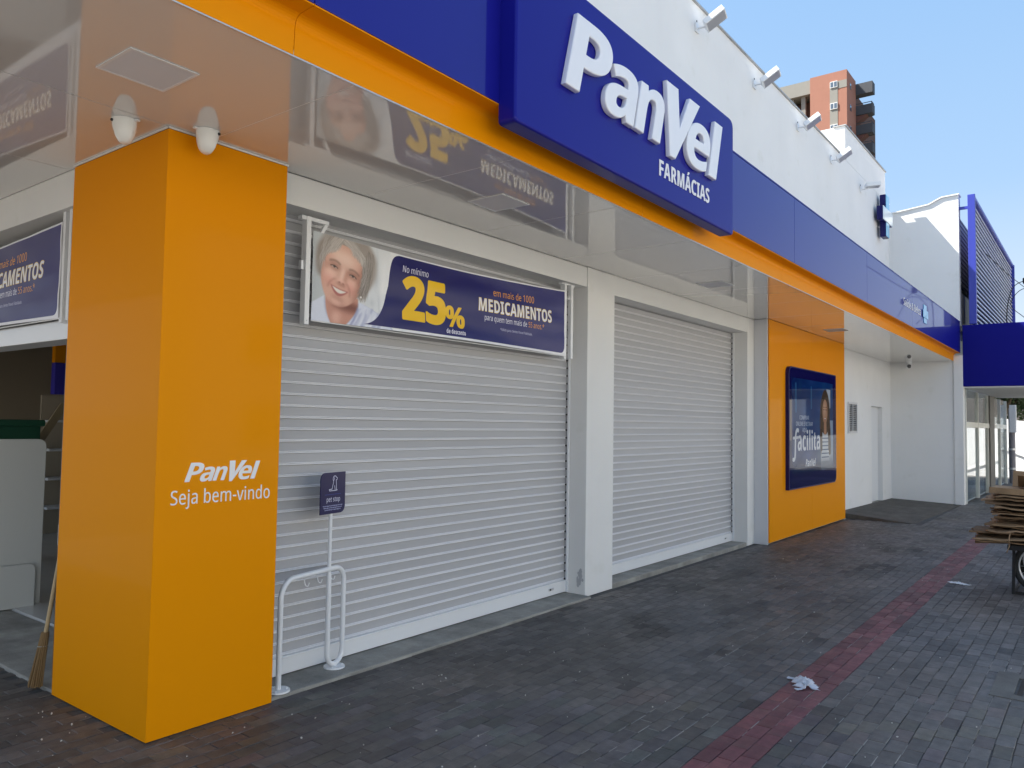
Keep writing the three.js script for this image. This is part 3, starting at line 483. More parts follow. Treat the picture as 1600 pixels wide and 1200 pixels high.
const bannerTex = canvas(2048, 420, (g, W, H) => {
  g.fillStyle = '#e9e9ee'; g.fillRect(0, 0, W, H);
  g.save(); g.beginPath(); g.rect(0, 0, 560, H); g.clip(); g.fillStyle = '#e9ecee'; g.fillRect(0, 0, 600, H); portrait(g, 520, 455); g.restore();
  const bl = g.createLinearGradient(0, 0, W, H); bl.addColorStop(0, '#100f58'); bl.addColorStop(1, '#18186a'); g.fillStyle = bl;
  g.beginPath(); g.moveTo(530, 8); g.lineTo(W - 12, 8); g.lineTo(W - 12, H - 60); g.quadraticCurveTo(W - 12, H - 14, W - 60, H - 14); g.lineTo(300, H - 14); g.bezierCurveTo(400, H - 30, 430, H * 0.7, 452, H * 0.45); g.bezierCurveTo(465, H * 0.16, 470, 12, 540, 8); g.closePath(); g.fill();
  g.fillStyle = '#e8e8ee'; fitText(g, 'No mínimo', 545, 735, 92, 52, 'italic $px sans-serif');
  const yg = g.createLinearGradient(0, 90, 0, 350); yg.addColorStop(0, '#f4c300'); yg.addColorStop(1, '#f0a21c'); g.fillStyle = yg; g.strokeStyle = yg; g.lineJoin = 'round'; g.lineWidth = 14;
  const big = (t, x0, x1, y, s, lw) => { g.font = `bold ${s}px sans-serif`; const w = g.measureText(t).width; g.save(); g.translate(x0, y); g.scale((x1 - x0) / w, 1); g.lineWidth = lw; g.strokeText(t, 0, 0); g.fillText(t, 0, 0); g.restore(); };
  g.textAlign = 'left'; big('25', 545, 880, 344, 320, 18); big('%', 868, 1030, 350, 165, 6);
  g.fillStyle = '#eceaf0'; fitText(g, 'de desconto', 872, 1030, 392, 38, 'bold $px sans-serif');
  g.fillStyle = '#efa12c'; fitText(g, 'em mais de 1000', 1275, 1690, 118, 58, '$px sans-serif');
  g.fillStyle = '#e9e9f0'; big('MEDICAMENTOS', 1135, 1885, 222, 108, 4.5);
  fitText(g, 'para quem tem mais de', 1195, 1610, 276, 48, '$px sans-serif'); g.fillStyle = '#e79a35'; fitText(g, '55 anos.*', 1622, 1800, 276, 48, '$px sans-serif');
  g.fillStyle = '#cfd0de'; fitText(g, '*Válido para clientes Panvel Fidelidade.', 1345, 1670, 326, 22, '$px sans-serif');
});
const bannerMat = MP({ map: bannerTex, specularIntensity: 0.5, roughness: 0.42, clearcoat: 0.25, clearcoatRoughness: 0.25, side: THREE.DoubleSide });
const bannerBack = MP({ color: rgb(0.6, 0.6, 0.6), roughness: 0.6, side: THREE.DoubleSide });
// a banner hung by its ends between two posts; x runs along the wall, z out of it
function makeBanner(label, w, h0, h1) {
  const t = thing('banner', label, 'banner', [0, 0, 0], 0, 'discount banners under the beams');
  const g = new THREE.PlaneGeometry(w, 1, 90, 16), p = g.attributes.position;
  for (let i = 0; i < p.count; i++) {
    const u = p.getX(i) / w + 0.5, v = p.getY(i) + 0.5, s = Math.sin(Math.PI * u), hh = h0 + (h1 - h0) * u;
    p.setXYZ(i, u * w, v * hh - 0.035 * s * v + 0.006 * s * (1 - v), 0.03 * s * (0.35 + 0.65 * (1 - v)) + 0.005 * Math.sin(v * 9 + u * 4) * s + 0.003 * n2(u * 5, v * 3));
  }
  g.computeVertexNormals();
  part('printed_sheet', g, bannerMat, t); part('back_sheet', g.clone().translate(0, 0, -0.003), bannerBack, t);
  for (const s of [0, 1]) {
    const x = s ? w + 0.012 : -0.03, po = part('post', [rbx(x - 0.018, x + 0.018, -0.03, (s ? h1 : h0) + 0.085, -0.055, -0.005, 0.003)], mat.whitePaint, t);
    const top = (s ? h1 : h0) + 0.085;
    part('brace', [bx(x - 0.05, x + 0.16, top - 0.024, top, -0.052, -0.012), beamBar(V(x + 0.15, top - 0.02, -0.03), V(x + 0.07, top - 0.155, -0.03), 0.022, 0.022)], mat.whitePaint, po);
    part('clip', [rbx(x - 0.04, x - 0.018, h0 * 0.55, h0 * 0.55 + 0.06, -0.05, -0.02, 0.003), cyl(V(x, -0.005, -0.005), V(x, -0.005, -0.002), 0.005)], mat.aluminium, po);
  }
  part('bottom_bar', [cyl(V(0, -0.002, -0.006), V(w, -0.002, -0.006), 0.005, 0.005, 6)], mat.whitePaint, t);
  return t;
}
const bannerA = makeBanner('blue banner with the smiling woman hung before the wide roller shutter', 2.86, 0.565, 0.60);
bannerA.position.set(3.05, 2.225, -3.93);
part('spare_post', [rbx(2.955, 2.99, -0.02, 0.67, -0.04, 0.0, 0.003)], mat.whitePaint, bannerA);
const bannerB = copy(bannerA, 'blue banner cut off by the left edge, over the open shop entrance');
bannerB.position.set(2.06, 2.205, -7.97); bannerB.rotation.y = -Math.PI / 2;
// poster on the orange panel
{
  const tex = canvas(1024, 752, (g, W, H) => {
    g.fillStyle = '#1a1852'; g.fillRect(0, 0, W, H);
    g.save(); g.beginPath(); g.rect(40, 60, W - 120, H - 150); g.clip();
    const a = g.createLinearGradient(0, 60, W, H); a.addColorStop(0, '#122a60'); a.addColorStop(0.5, '#16407c'); a.addColorStop(1, '#2a4468'); g.fillStyle = a; g.fillRect(0, 0, W, H);
    for (let k = 0; k < 60; k++) blob(g, rr(40, W), rr(60, H - 100), rr(20, 140), rr(20, 90), 0, [[0, `rgba(${rr(20, 90) | 0},${rr(70, 130) | 0},${rr(120, 190) | 0},.28)`], [1, 'rgba(30,80,140,0)']]);
    g.fillStyle = 'rgba(80,150,190,.55)'; g.fillRect(110, 90, 26, 190); g.fillRect(430, 100, 22, 150);
    g.fillStyle = 'rgba(205,215,228,.9)'; g.fillRect(790, 105, 90, 130); g.fillStyle = 'rgba(190,205,220,.75)'; g.fillRect(650, 320, 300, 380); g.fillStyle = '#e6ebf0'; g.fillRect(690, 250, 60, 120);
    blob(g, 760, 560, 220, 120, 0, [[0, 'rgba(205,190,160,.55)'], [1, 'rgba(200,190,170,0)']]);
    // woman with long hair and a striped top
    g.fillStyle = '#4a3626'; g.beginPath(); g.moveTo(752, 110); g.bezierCurveTo(650, 130, 650, 260, 640, 350); g.bezierCurveTo(620, 440, 640, 500, 660, 560); g.lineTo(880, 560); g.bezierCurveTo(900, 470, 880, 380, 862, 300); g.bezierCurveTo(860, 190, 840, 120, 752, 110); g.fill();
    for (let k = 0; k < 240; k++) { const s = rnd() < 0.5 ? -1 : 1, x = 752 + s * rr(40, 112), y = rr(150, 470), c = rr(60, 128); g.strokeStyle = `rgba(${c | 0},${c * 0.74 | 0},${c * 0.5 | 0},.6)`; g.lineWidth = rr(1, 4); g.beginPath(); g.moveTo(x, y); g.quadraticCurveTo(x + rr(-12, 12), y + 50, x + s * rr(0, 24), y + rr(60, 110)); g.stroke(); }
    g.fillStyle = '#b98a6c'; g.fillRect(722, 330, 62, 90); g.beginPath(); g.ellipse(752, 262, 58, 86, 0, 0, 7); g.fill();
    blob(g, 740, 245, 50, 70, 0, [[0, 'rgba(228,186,156,.9)'], [1, 'rgba(220,180,150,0)']]);
    g.fillStyle = '#2c2018'; for (const s of [-1, 1]) { g.beginPath(); g.ellipse(752 + s * 25, 248, 10, 5, 0, 0, 7); g.fill(); g.fillRect(752 + s * 25 - 14, 228, 28, 5); }
    g.fillStyle = '#f2ece6'; g.beginPath(); g.ellipse(752, 306, 25, 9, 0, 0, Math.PI); g.fill(); g.strokeStyle = '#9a5a4a'; g.lineWidth = 3; g.beginPath(); g.moveTo(725, 304); g.quadraticCurveTo(752, 326, 779, 304); g.stroke();
    g.fillStyle = '#cfd6dc'; g.beginPath(); g.moveTo(690, 400); g.quadraticCurveTo(752, 440, 815, 400); g.lineTo(850, 600); g.lineTo(655, 600); g.closePath(); g.fill();
    g.fillStyle = '#41587c'; for (let k = 0; k < 6; k++) g.fillRect(668, 440 + k * 26, 172, 8);
    g.fillStyle = '#453322'; g.fillRect(646, 380, 40, 150); g.fillRect(826, 380, 38, 150);
    const d = g.createLinearGradient(0, 560, 0, 700); d.addColorStop(0, 'rgba(22,32,60,0)'); d.addColorStop(1, 'rgba(24,34,62,.95)'); g.fillStyle = d; g.fillRect(0, 560, W, 180);
    g.restore();
    g.fillStyle = '#d9dfea'; fitText(g, 'COMPRAR', 190, 390, 322, 36, '$px sans-serif'); fitText(g, 'ONLINE E RETIRAR', 120, 470, 362, 36, '$px sans-serif'); fitText(g, 'AQUI', 250, 340, 402, 36, '$px sans-serif');
    g.fillStyle = '#e6eaf2'; g.strokeStyle = '#e6eaf2'; g.lineWidth = 5; g.font = 'bold 190px sans-serif'; const w = g.measureText('acilita').width; g.save(); g.translate(150, 520); g.scale(495 / w, 0.92); g.fillText('acilita', 0, 0); g.restore();
    g.lineWidth = 26; g.lineCap = 'round'; g.beginPath(); g.moveTo(168, 392); g.bezierCurveTo(120, 380, 112, 420, 110, 470); g.bezierCurveTo(108, 560, 100, 580, 66, 574); g.stroke(); g.lineWidth = 18; g.beginPath(); g.moveTo(70, 440); g.lineTo(160, 436); g.stroke();
    g.fillStyle = '#f0f2f6'; fitText(g, 'PanVel', 310, 525, 625, 66, 'italic bold $px sans-serif');
  });
  const t = thing('poster', 'dark blue backlit-style poster with long haired woman mounted on the orange panel', 'poster', [11.25, 0.70, -3.668]);
  t.userData.label = 'dark blue framed poster of a long haired woman mounted on the orange panel';
  const w = 2.44, h = 1.79, r = 0.13, S = new THREE.Shape(); S.moveTo(0, 0); S.lineTo(w - r, 0); S.quadraticCurveTo(w, 0, w, r); S.lineTo(w, h); S.lineTo(r, h); S.quadraticCurveTo(0, h, 0, h - r); S.closePath();
  part('case', metreUV(new THREE.ExtrudeGeometry(S, { depth: 0.045, bevelEnabled: true, bevelThickness: 0.006, bevelSize: 0.006, bevelOffset: -0.006, bevelSegments: 2 })), mat.navy, t);
  const g = new THREE.ShapeGeometry(S, 10), p = g.attributes.position, uv = g.attributes.uv; for (let i = 0; i < p.count; i++) { uv.setXY(i, p.getX(i) / w, p.getY(i) / h); p.setXYZ(i, w / 2 + (p.getX(i) - w / 2) * 0.985, h / 2 + (p.getY(i) - h / 2) * 0.98, 0.053); }
  part('print', g, MP({ map: tex, color: rgb(0.66, 0.66, 0.66), roughness: 0.7, clearcoat: 0.45, clearcoatRoughness: 0.02, specularIntensity: 0.0 }), t);
}

// ------------------------------------------------------------------ lamps and small fittings on the building
{
  const names = ['nearest white floodlight on the parapet wall, above the sign', 'second white floodlight from the sign on the parapet wall', 'third white floodlight on the parapet wall, right before the red tower', 'white floodlight just left of the higher wall block', 'farthest white floodlight, on the higher wall block near the cross'];
  const f0 = thing('floodlight', names[0], 'floodlight', [0, 0, 0], 0, 'floodlights along the parapet wall');
  part('wall_plate', [rbx(-0.055, 0.055, -0.07, 0.07, 0.0, 0.02, 0.006)], mat.whitePaint, f0);
  part('arm', [cyl(V(0, -0.01, 0.02), V(0, -0.02, 0.12), 0.014), cyl(V(0, -0.02, 0.12), V(0, 0.0, 0.18), 0.014)], mat.whitePaint, f0);
  part('conduit', [cyl(V(0, 0.11, 0.006), V(0, 0.03, 0.006), 0.007, 0.007, 6)], mat.dark, f0);
  const head = new THREE.Group(); head.name = 'head'; head.position.set(0.02, 0.06, 0.27); head.rotation.set(-0.62, 0.25, 0); f0.add(head);
  part('housing', [rbx(-0.11, 0.11, -0.045, 0.045, -0.16, 0.16, 0.008)], mat.whitePaint, head);
  part('lens', [bx(-0.095, 0.095, -0.049, -0.0455, -0.14, 0.14)], mat.aluminium, head);
  const X = [8.612, 10.55, 12.49, 14.39, 16.5];
  X.forEach((x, k) => { const f = k ? copy(f0, names[k]) : f0; f.scale.setScalar(0.85); f.position.set(x, 6.43, ZW + 0.001); if (k) f.rotation.y = rr(-0.06, 0.06); if (k === 4) f.children.find((c) => c.name === 'head').rotation.set(-0.05, 0.4, 0); });
}
{ // flush square ceiling lights
  const lab = ['square flush ceiling light above the corner of the orange column', 'square flush ceiling light in the soffit near the first shutter', 'square flush ceiling light in the soffit over the second shutter', 'square flush ceiling light in the soffit over the orange panel'];
  const l0 = thing('ceiling_light', lab[0], 'ceiling light', [0, 0, 0], 0, 'square lights in the soffit');
  part('frame', [bx(-0.15, 0.15, -0.005, -0.0005, 0.138, 0.15), bx(-0.15, 0.15, -0.005, -0.0005, -0.15, -0.138), bx(-0.15, -0.138, -0.005, -0.0005, -0.1379, 0.1379), bx(0.138, 0.15, -0.005, -0.0005, -0.1379, 0.1379)], mat.whitePaint, l0);
  part('diffuser', [bx(-0.1378, 0.1378, -0.0035, -0.0004, -0.1378, 0.1378)], mat.diffuser, l0);
  [[1.62, -3.24], [4.04, -3.24], [7.7, -3.24], [12.3, -3.24]].forEach(([x, z], k) => { const l = k ? copy(l0, lab[k]) : l0; l.position.set(x, SOF, z); });
}
{ // half-egg sensor fittings under the soffit beside the column
  const l0 = thing('ceiling_spotlight', 'white egg shaped fitting under the soffit, left of the column edge', 'ceiling fitting', [0, 0, 0], 0, 'egg shaped fittings under the soffit');
  const pts = []; for (let k = 0; k <= 14; k++) { const t = k / 14; pts.push(new THREE.Vector2(0.074 * Math.pow(Math.cos(t * Math.PI / 2), 0.62) + 0.0001, -0.15 * Math.sin(t * Math.PI / 2))); }
  const g = new THREE.LatheGeometry(pts, 28), p = g.attributes.position;
  for (let i = 0; i < p.count; i++) { const y = p.getY(i), x = p.getX(i), lim = 0.064 + y * 0.36; if (x > lim) p.setX(i, lim); p.setZ(i, p.getZ(i) * 0.9); }
  g.computeVertexNormals(); part('shell', metreUV(g), MP({ color: rgb(0.82, 0.82, 0.79), roughness: 0.35, clearcoat: 0.4, side: THREE.DoubleSide }), l0);
  part('lens', [new THREE.CircleGeometry(0.04, 20).scale(1, 1.25, 1).rotateY(Math.PI / 2).rotateZ(-0.345).translate(0.046, -0.062, 0)], mat.lens, l0);
  part('lug', [rbx(-0.098, -0.062, -0.012, -0.001, -0.014, 0.014, 0.003)], mat.whitePaint, l0);
  part('screw', [cyl(V(0.04, -0.02, 0.056), V(0.04, -0.02, 0.063), 0.009), cyl(V(0.04, -0.02, -0.056), V(0.04, -0.02, -0.063), 0.009)], mat.dark, l0);
  l0.scale.setScalar(0.82); l0.position.set(1.83, SOF - 0.0005, -3.88); l0.rotation.y = 2.1;
  const l1 = copy(l0, 'white egg shaped fitting under the soffit, before the front face of the column'); l1.position.set(2.16, SOF - 0.0005, -3.67); l1.rotation.set(0, 0.02, 0);
}
{ // dome camera in the far corner
  const t = thing('security_camera', 'small white dome camera under the soffit at the end wall', 'camera', [18.85, SOF - 0.001, -3.45]);
  part('base', [cyl(V(0, 0, 0), V(0, -0.05, 0), 0.07, 0.07, 20)], mat.whitePaint, t);
  part('body', [new THREE.SphereGeometry(0.07, 18, 10).translate(0, -0.09, 0), cyl(V(0, -0.05, 0), V(0, -0.09, 0), 0.04)], mat.whitePaint, t);
  part('lens', [new THREE.SphereGeometry(0.045, 14, 8).translate(-0.045, -0.105, 0.02)], mat.lens, t);
}

// ------------------------------------------------------------------ pet stop stand
{
  const F1 = V(2.835, 0, -3.86), F2 = V(3.335, 0.02, -3.965);
  const t = thing('pet_stop_stand', 'white tubular pet stop hitching stand with navy sign beside the orange column', 'pet stand', [F1.x, 0, F1.z], Math.atan2(-(F2.z - F1.z), F2.x - F1.x));
  const d = Math.hypot(F2.x - F1.x, F2.z - F1.z), r = 0.0165, top = 0.655, rc = 0.11, pts = [];
  pts.push(V(0, 0.012, 0), V(0, 0.3, 0), V(0, top - rc, 0)); for (let k = 1; k <= 6; k++) { const a = Math.PI - k / 6 * Math.PI / 2; pts.push(V(rc + rc * Math.cos(a), top - rc + rc * Math.sin(a), 0)); }
  const xr = d + 0.075, rb = 0.075, xl = xr - 2 * rb;
  pts.push(V(0.3, top, 0)); for (let k = 0; k <= 6; k++) { const a = Math.PI / 2 - k / 6 * Math.PI / 2; pts.push(V(xr - 0.09 + 0.09 * Math.cos(a), top - 0.09 + 0.09 * Math.sin(a), 0)); }
  pts.push(V(xr, 0.35, 0)); for (let k = 0; k <= 8; k++) { const a = -k / 8 * Math.PI; pts.push(V(xr - rb + rb * Math.cos(a), 0.12 + rb * Math.sin(a), 0)); }
  pts.push(V(xl, 0.4, 0), V(xl, top - 0.03, -0.001));
  part('tube_frame', [tube(pts, r, 260, 12, 0.15)], mat.whitePaint, t);
  part('sign_post', [cyl(V(xl, top - 0.035, -0.001), V(xl, 1.06, -0.001), 0.0125)], mat.whitePaint, t);
  const disc = (x, y) => [cyl(V(x, y, 0), V(x, y + 0.01, 0), 0.068, 0.066, 32), ...[0, 1, 2].map((k) => cyl(V(x + 0.05 * Math.cos(k * 2.1 + 0.6), y + 0.01, 0.05 * Math.sin(k * 2.1 + 0.6)), V(x + 0.05 * Math.cos(k * 2.1 + 0.6), y + 0.017, 0.05 * Math.sin(k * 2.1 + 0.6)), 0.008, 0.008, 6))];
  part('base_plate', disc(0, 0.0215), mat.whitePaint, t); part('base_plate', [...disc(d, 0.0215), cyl(V(d, 0.03, 0), V(d, 0.05, 0), 0.018)], mat.whitePaint, t);
  for (const x of [0.20, 0.32, 0.445]) part('hook', [tube([V(x, top - 0.012, 0.0), V(x, top - 0.04, 0.004), V(x + 0.002, top - 0.062, 0.012), V(x + 0.012, top - 0.066, 0.02), V(x + 0.02, top - 0.045, 0.024)], 0.0035, 16, 6)], mat.whitePaint, t);
  // sign plate with two round and two square corners
  const w = 0.245, h = 0.262, c = 0.052, S = new THREE.Shape(); S.moveTo(0, 0); S.lineTo(w - c, 0); S.quadraticCurveTo(w, 0, w, c); S.lineTo(w, h); S.lineTo(c, h); S.quadraticCurveTo(0, h, 0, h - c); S.closePath();
  const pl = part('sign_plate', metreUV(new THREE.ExtrudeGeometry(S, { depth: 0.006, bevelEnabled: false }).translate(xl - w / 2 - 0.005, 1.008, 0.013)), MP({ color: rgb(0.014, 0.012, 0.085), roughness: 0.3, clearcoat: 0.3, clearcoatRoughness: 0.1 }), t);
  const tex = canvas(512, 548, (g, W, H) => {
    g.fillStyle = '#15124a'; g.fillRect(0, 0, W, H);
    g.strokeStyle = '#d5d8ea'; g.lineWidth = 9; g.lineJoin = 'round'; g.lineCap = 'round';
    g.beginPath(); g.moveTo(252, 70); g.bezierCurveTo(262, 44, 306, 44, 314, 66); g.lineTo(336, 76); g.lineTo(334, 96); g.lineTo(312, 106); g.bezierCurveTo(322, 140, 318, 180, 322, 226); g.lineTo(338, 240); g.lineTo(296, 244); g.lineTo(180, 244); g.lineTo(172, 226); g.lineTo(232, 222); g.bezierCurveTo(240, 170, 262, 150, 258, 112); g.bezierCurveTo(246, 104, 246, 84, 252, 70); g.moveTo(296, 244); g.bezierCurveTo(292, 220, 288, 200, 284, 180); g.moveTo(272, 72); g.bezierCurveTo(276, 96, 268, 104, 260, 112); g.stroke();
    g.strokeStyle = '#3d4fa8'; g.lineWidth = 4; g.beginPath(); g.moveTo(90, 292); g.lineTo(420, 292); g.stroke();
    g.fillStyle = '#d5d8ea'; fitText(g, 'pet stop', 120, 408, 388, 88, '$px sans-serif');
    g.fillStyle = '#a9aed0'; for (const [y, a, b] of [[436, 50, 462], [462, 66, 444], [488, 90, 420]]) { let x = a; while (x < b) { const w = Math.min(rr(5, 16), b - x); g.fillRect(x, y + rr(-1, 1), w, 12 + rr(-3, 3)); x += w + rr(3, 8); } }
  });
  const g = new THREE.ShapeGeometry(S, 10), p = g.attributes.position, uv = g.attributes.uv; for (let i = 0; i < p.count; i++) { uv.setXY(i, p.getX(i) / w, p.getY(i) / h); p.setXYZ(i, p.getX(i) + xl - w / 2 - 0.005, p.getY(i) + 1.008, 0.0194); }
  part('print', g, MP({ map: tex, roughness: 0.32, clearcoat: 0.3, clearcoatRoughness: 0.1 }), pl);
}

// ------------------------------------------------------------------ things on the ground
function crumple(w, d, h, s, n = 26) { const g = new THREE.PlaneGeometry(w, d, n, n).rotateX(-Math.PI / 2), p = g.attributes.position; for (let i = 0; i < p.count; i++) { const x = p.getX(i), z = p.getZ(i), q = Math.max(0, 1 - (x * x) / (w * w / 4) * 0.8 - (z * z) / (d * d / 4) * 0.8); p.setY(i, 0.006 + h * q * (0.45 + 0.55 * Math.abs(n2(x * 22 + s, z * 22))) + 0.004 * Math.abs(n2(x * 60, z * 60 + s))); p.setX(i, x * (0.75 + 0.4 * n2(z * 14 + s, 3))); p.setZ(i, z * (0.7 + 0.5 * n2(x * 14, s))); } g.computeVertexNormals(); return g; }
const thinPlastic = MP({ color: rgb(0.70, 0.72, 0.78), roughness: 0.4, side: THREE.DoubleSide, transmission: 0.25, thickness: 0 });
{ const m = solo('plastic_bag', crumple(0.24, 0.17, 0.05, 4), thinPlastic, 'crumpled translucent white plastic bag lying on the red paving strip', 'plastic bag'); m.position.set(5.02, 0, -1.53); m.rotation.y = 0.5; }
{ const m = solo('paper_scrap', crumple(0.26, 0.09, 0.022, 9, 16), MP({ color: rgb(0.72, 0.74, 0.78), roughness: 0.7, side: THREE.DoubleSide }), 'small white paper scrap beside the red strip towards the cardboard cart', 'paper scrap'); m.position.set(9.3, 0, -1.25); m.rotation.y = 1.3; }
{
  const t = thing('drain_cover', 'dark metal drain grate set in a pale concrete surround at right edge', 'drain cover', [5.86, 0, -0.24]);
  part('surround', [bx(-0.29, -0.2, -0.05, 0.0045, -0.36, 0.29), bx(0.2, 0.29, -0.05, 0.0045, -0.36, 0.29), bx(-0.2, 0.2, -0.05, 0.0045, -0.36, -0.24), bx(-0.2, 0.2, -0.05, 0.0045, 0.24, 0.29)], MP({ color: rgb(0.21, 0.205, 0.20), roughness: 0.95, map: concreteTint, bumpMap: grainBump, bumpScale: 0.003 }), t);
  part('pit', [bx(-0.2, 0.2, -0.06, -0.035, -0.24, 0.24)], mat.dark, t);
  const rust = MP({ color: rgb(0.05, 0.04, 0.033), roughness: 0.7, metalness: 0.5, bumpMap: grainBump, bumpScale: 0.003 });
  for (let k = 0; k < 9; k++) part('bar', [rbx(-0.199, 0.199, -0.03, -0.001, -0.225 + k * 0.053, -0.2 + k * 0.053, 0.004)], rust, t);
}
{
  const t = thing('broom', 'straw broom with pale handle leaning behind the orange column', 'broom', [2.015, 0.012, -5.0], 0);
  const straw = MP({ color: rgb(0.34, 0.21, 0.09), roughness: 0.9, bumpMap: grainBump, bumpScale: 0.004 });
  part('handle', [cyl(V(0.0, 0.30, 0.02), V(0.075, 1.2, 0.13), 0.012)], MP({ color: rgb(0.5, 0.36, 0.19), roughness: 0.6 }), t);
  const g = []; for (let k = 0; k < 110; k++) { const a = rr(0, 6.28), q = Math.sqrt(rnd()); g.push(cyl(V(0.0 + 0.02 * q * Math.cos(a), 0.32, 0.02 + 0.022 * q * Math.sin(a)), V(-0.03 + 0.035 * q * Math.cos(a) + rr(-0.006, 0.006), 0.006 + rr(0, 0.02), -0.02 + 0.06 * q * Math.sin(a) + rr(-0.006, 0.006)), 0.0036, 0.0036, 5)); }
  const b = part('bristles', g, straw, t); b.userData.kind = 'stuff';
  part('binding', [new THREE.TorusGeometry(0.0275, 0.003, 6, 24).rotateX(Math.PI / 2 - 0.1).translate(-0.006, 0.24, 0.012)], MP({ color: rgb(0.5, 0.45, 0.36), roughness: 0.7 }), t);
}
{
  const m = new THREE.InstancedMesh(new THREE.IcosahedronGeometry(0.006, 0), MP({ color: rgb(0.6, 0.58, 0.53), roughness: 0.9 }), 150), o = new THREE.Object3D();
  for (let k = 0; k < 150; k++) { const near = k < 70; o.position.set(near ? rr(1.4, 4.5) : rr(4, 12), 0.004, near ? rr(-3.7, -2.3) : rr(-3.7, -0.4)); if (k < 16) o.position.set(rr(1.6, 2.0), 0.004, rr(-4.7, -3.7)); o.rotation.set(rr(0, 6), rr(0, 6), rr(0, 6)); const s = rr(0.3, 1.0); o.scale.set(s * rr(0.6, 1.6), s * 0.7, s); o.updateMatrix(); m.setMatrixAt(k, o.matrix); }
  shadow(m); m.name = 'gravel_bits'; m.userData = { label: 'pale grit and crumbs scattered over the paving', category: 'grit', kind: 'stuff' }; scene.add(m);
}
// ------------------------------------------------------------------ inside the shop
{
  const t = thing('display_stand', 'pale grey rounded gondola end panel standing inside the shop entrance', 'display stand', [2.53, 0.03, -7.22], -0.06);
  const panel = (w, h, r, d) => { const S = new THREE.Shape(); S.moveTo(-w / 2, 0); S.lineTo(w / 2, 0); S.lineTo(w / 2, h - r); S.quadraticCurveTo(w / 2, h, w / 2 - r, h); S.lineTo(-w / 2 + r, h); S.quadraticCurveTo(-w / 2, h, -w / 2, h - r); S.closePath(); return metreUV(new THREE.ExtrudeGeometry(S, { depth: d, bevelEnabled: true, bevelThickness: 0.006, bevelSize: 0.006, bevelSegments: 3, curveSegments: 6 })); };
  const grey = MP({ color: rgb(0.62, 0.63, 0.60), roughness: 0.45 });
  part('end_panel', panel(0.62, 1.37, 0.06, 0.03), grey, t); part('base_panel', panel(0.50, 0.34, 0.05, 0.03).translate(-0.0, 0, 0.06), grey, t);
  part('shelf', [bx(-0.28, 0.28, 0.1, 0.13, -1.2, -0.01), bx(-0.28, 0.28, 0.5, 0.52, -1.2, -0.01), bx(-0.28, 0.28, 0.9, 0.92, -1.2, -0.01)], grey, t);
}
{ const t = thing('green_crate', 'dark green plastic crate stacked behind the display stand in the shop', 'crate', [3.05, 0.03, -9.3], 0.1); const gm = MP({ color: rgb(0.015, 0.09, 0.05), roughness: 0.5 }); part('body', [rbx(-0.45, 0.45, 1.05, 1.5, -0.3, 0.3, 0.02), rbx(-0.48, 0.48, 1.46, 1.53, -0.33, 0.33, 0.015)], gm, t); part('trolley', [bx(-0.4, 0.4, 0, 1.05, -0.25, 0.25)], mat.dark, t); }
{
  const t = thing('wall_display', 'orange and blue shop header board over shelves at the back of the shop', 'shelf unit', [4.95, 0.03, -11.0], 0);
  part('header', [rbx(-0.55, 1.2, 2.28, 2.72, -0.05, 0.05, 0.005)], mat.orange, t, 'orange upper header board'); part('band', [rbx(-0.55, 1.2, 1.86, 2.276, -0.05, 0.06, 0.005)], MP({ color: rgb(0.05, 0.04, 0.45), roughness: 0.4 }), t);
  part('print', [bx(-0.15, 0.2, 2.03, 2.06, 0.061, 0.064)], mat.vinyl, t);
  for (let k = 0; k < 4; k++) part('shelf', [bx(-0.55, 1.2, 0.35 + k * 0.38, 0.38 + k * 0.38, -0.3, 0.0)], mat.whitePaint, t);
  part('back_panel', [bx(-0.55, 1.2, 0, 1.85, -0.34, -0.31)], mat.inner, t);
}
{ const t = thing('ladder_board', 'pale plank leaning beside the green crate inside the shop', 'plank', [4.0, 0.03, -10.2], 0); part('plank', [beamBar(V(-0.2, 1.0, 0), V(0.35, 1.72, -0.3), 0.09, 0.03), beamBar(V(-0.75, 0, 0.3), V(-0.2, 1.0, 0), 0.09, 0.03)], MP({ color: rgb(0.40, 0.32, 0.2), roughness: 0.8 }), t); t.name = 'leaning_plank'; }
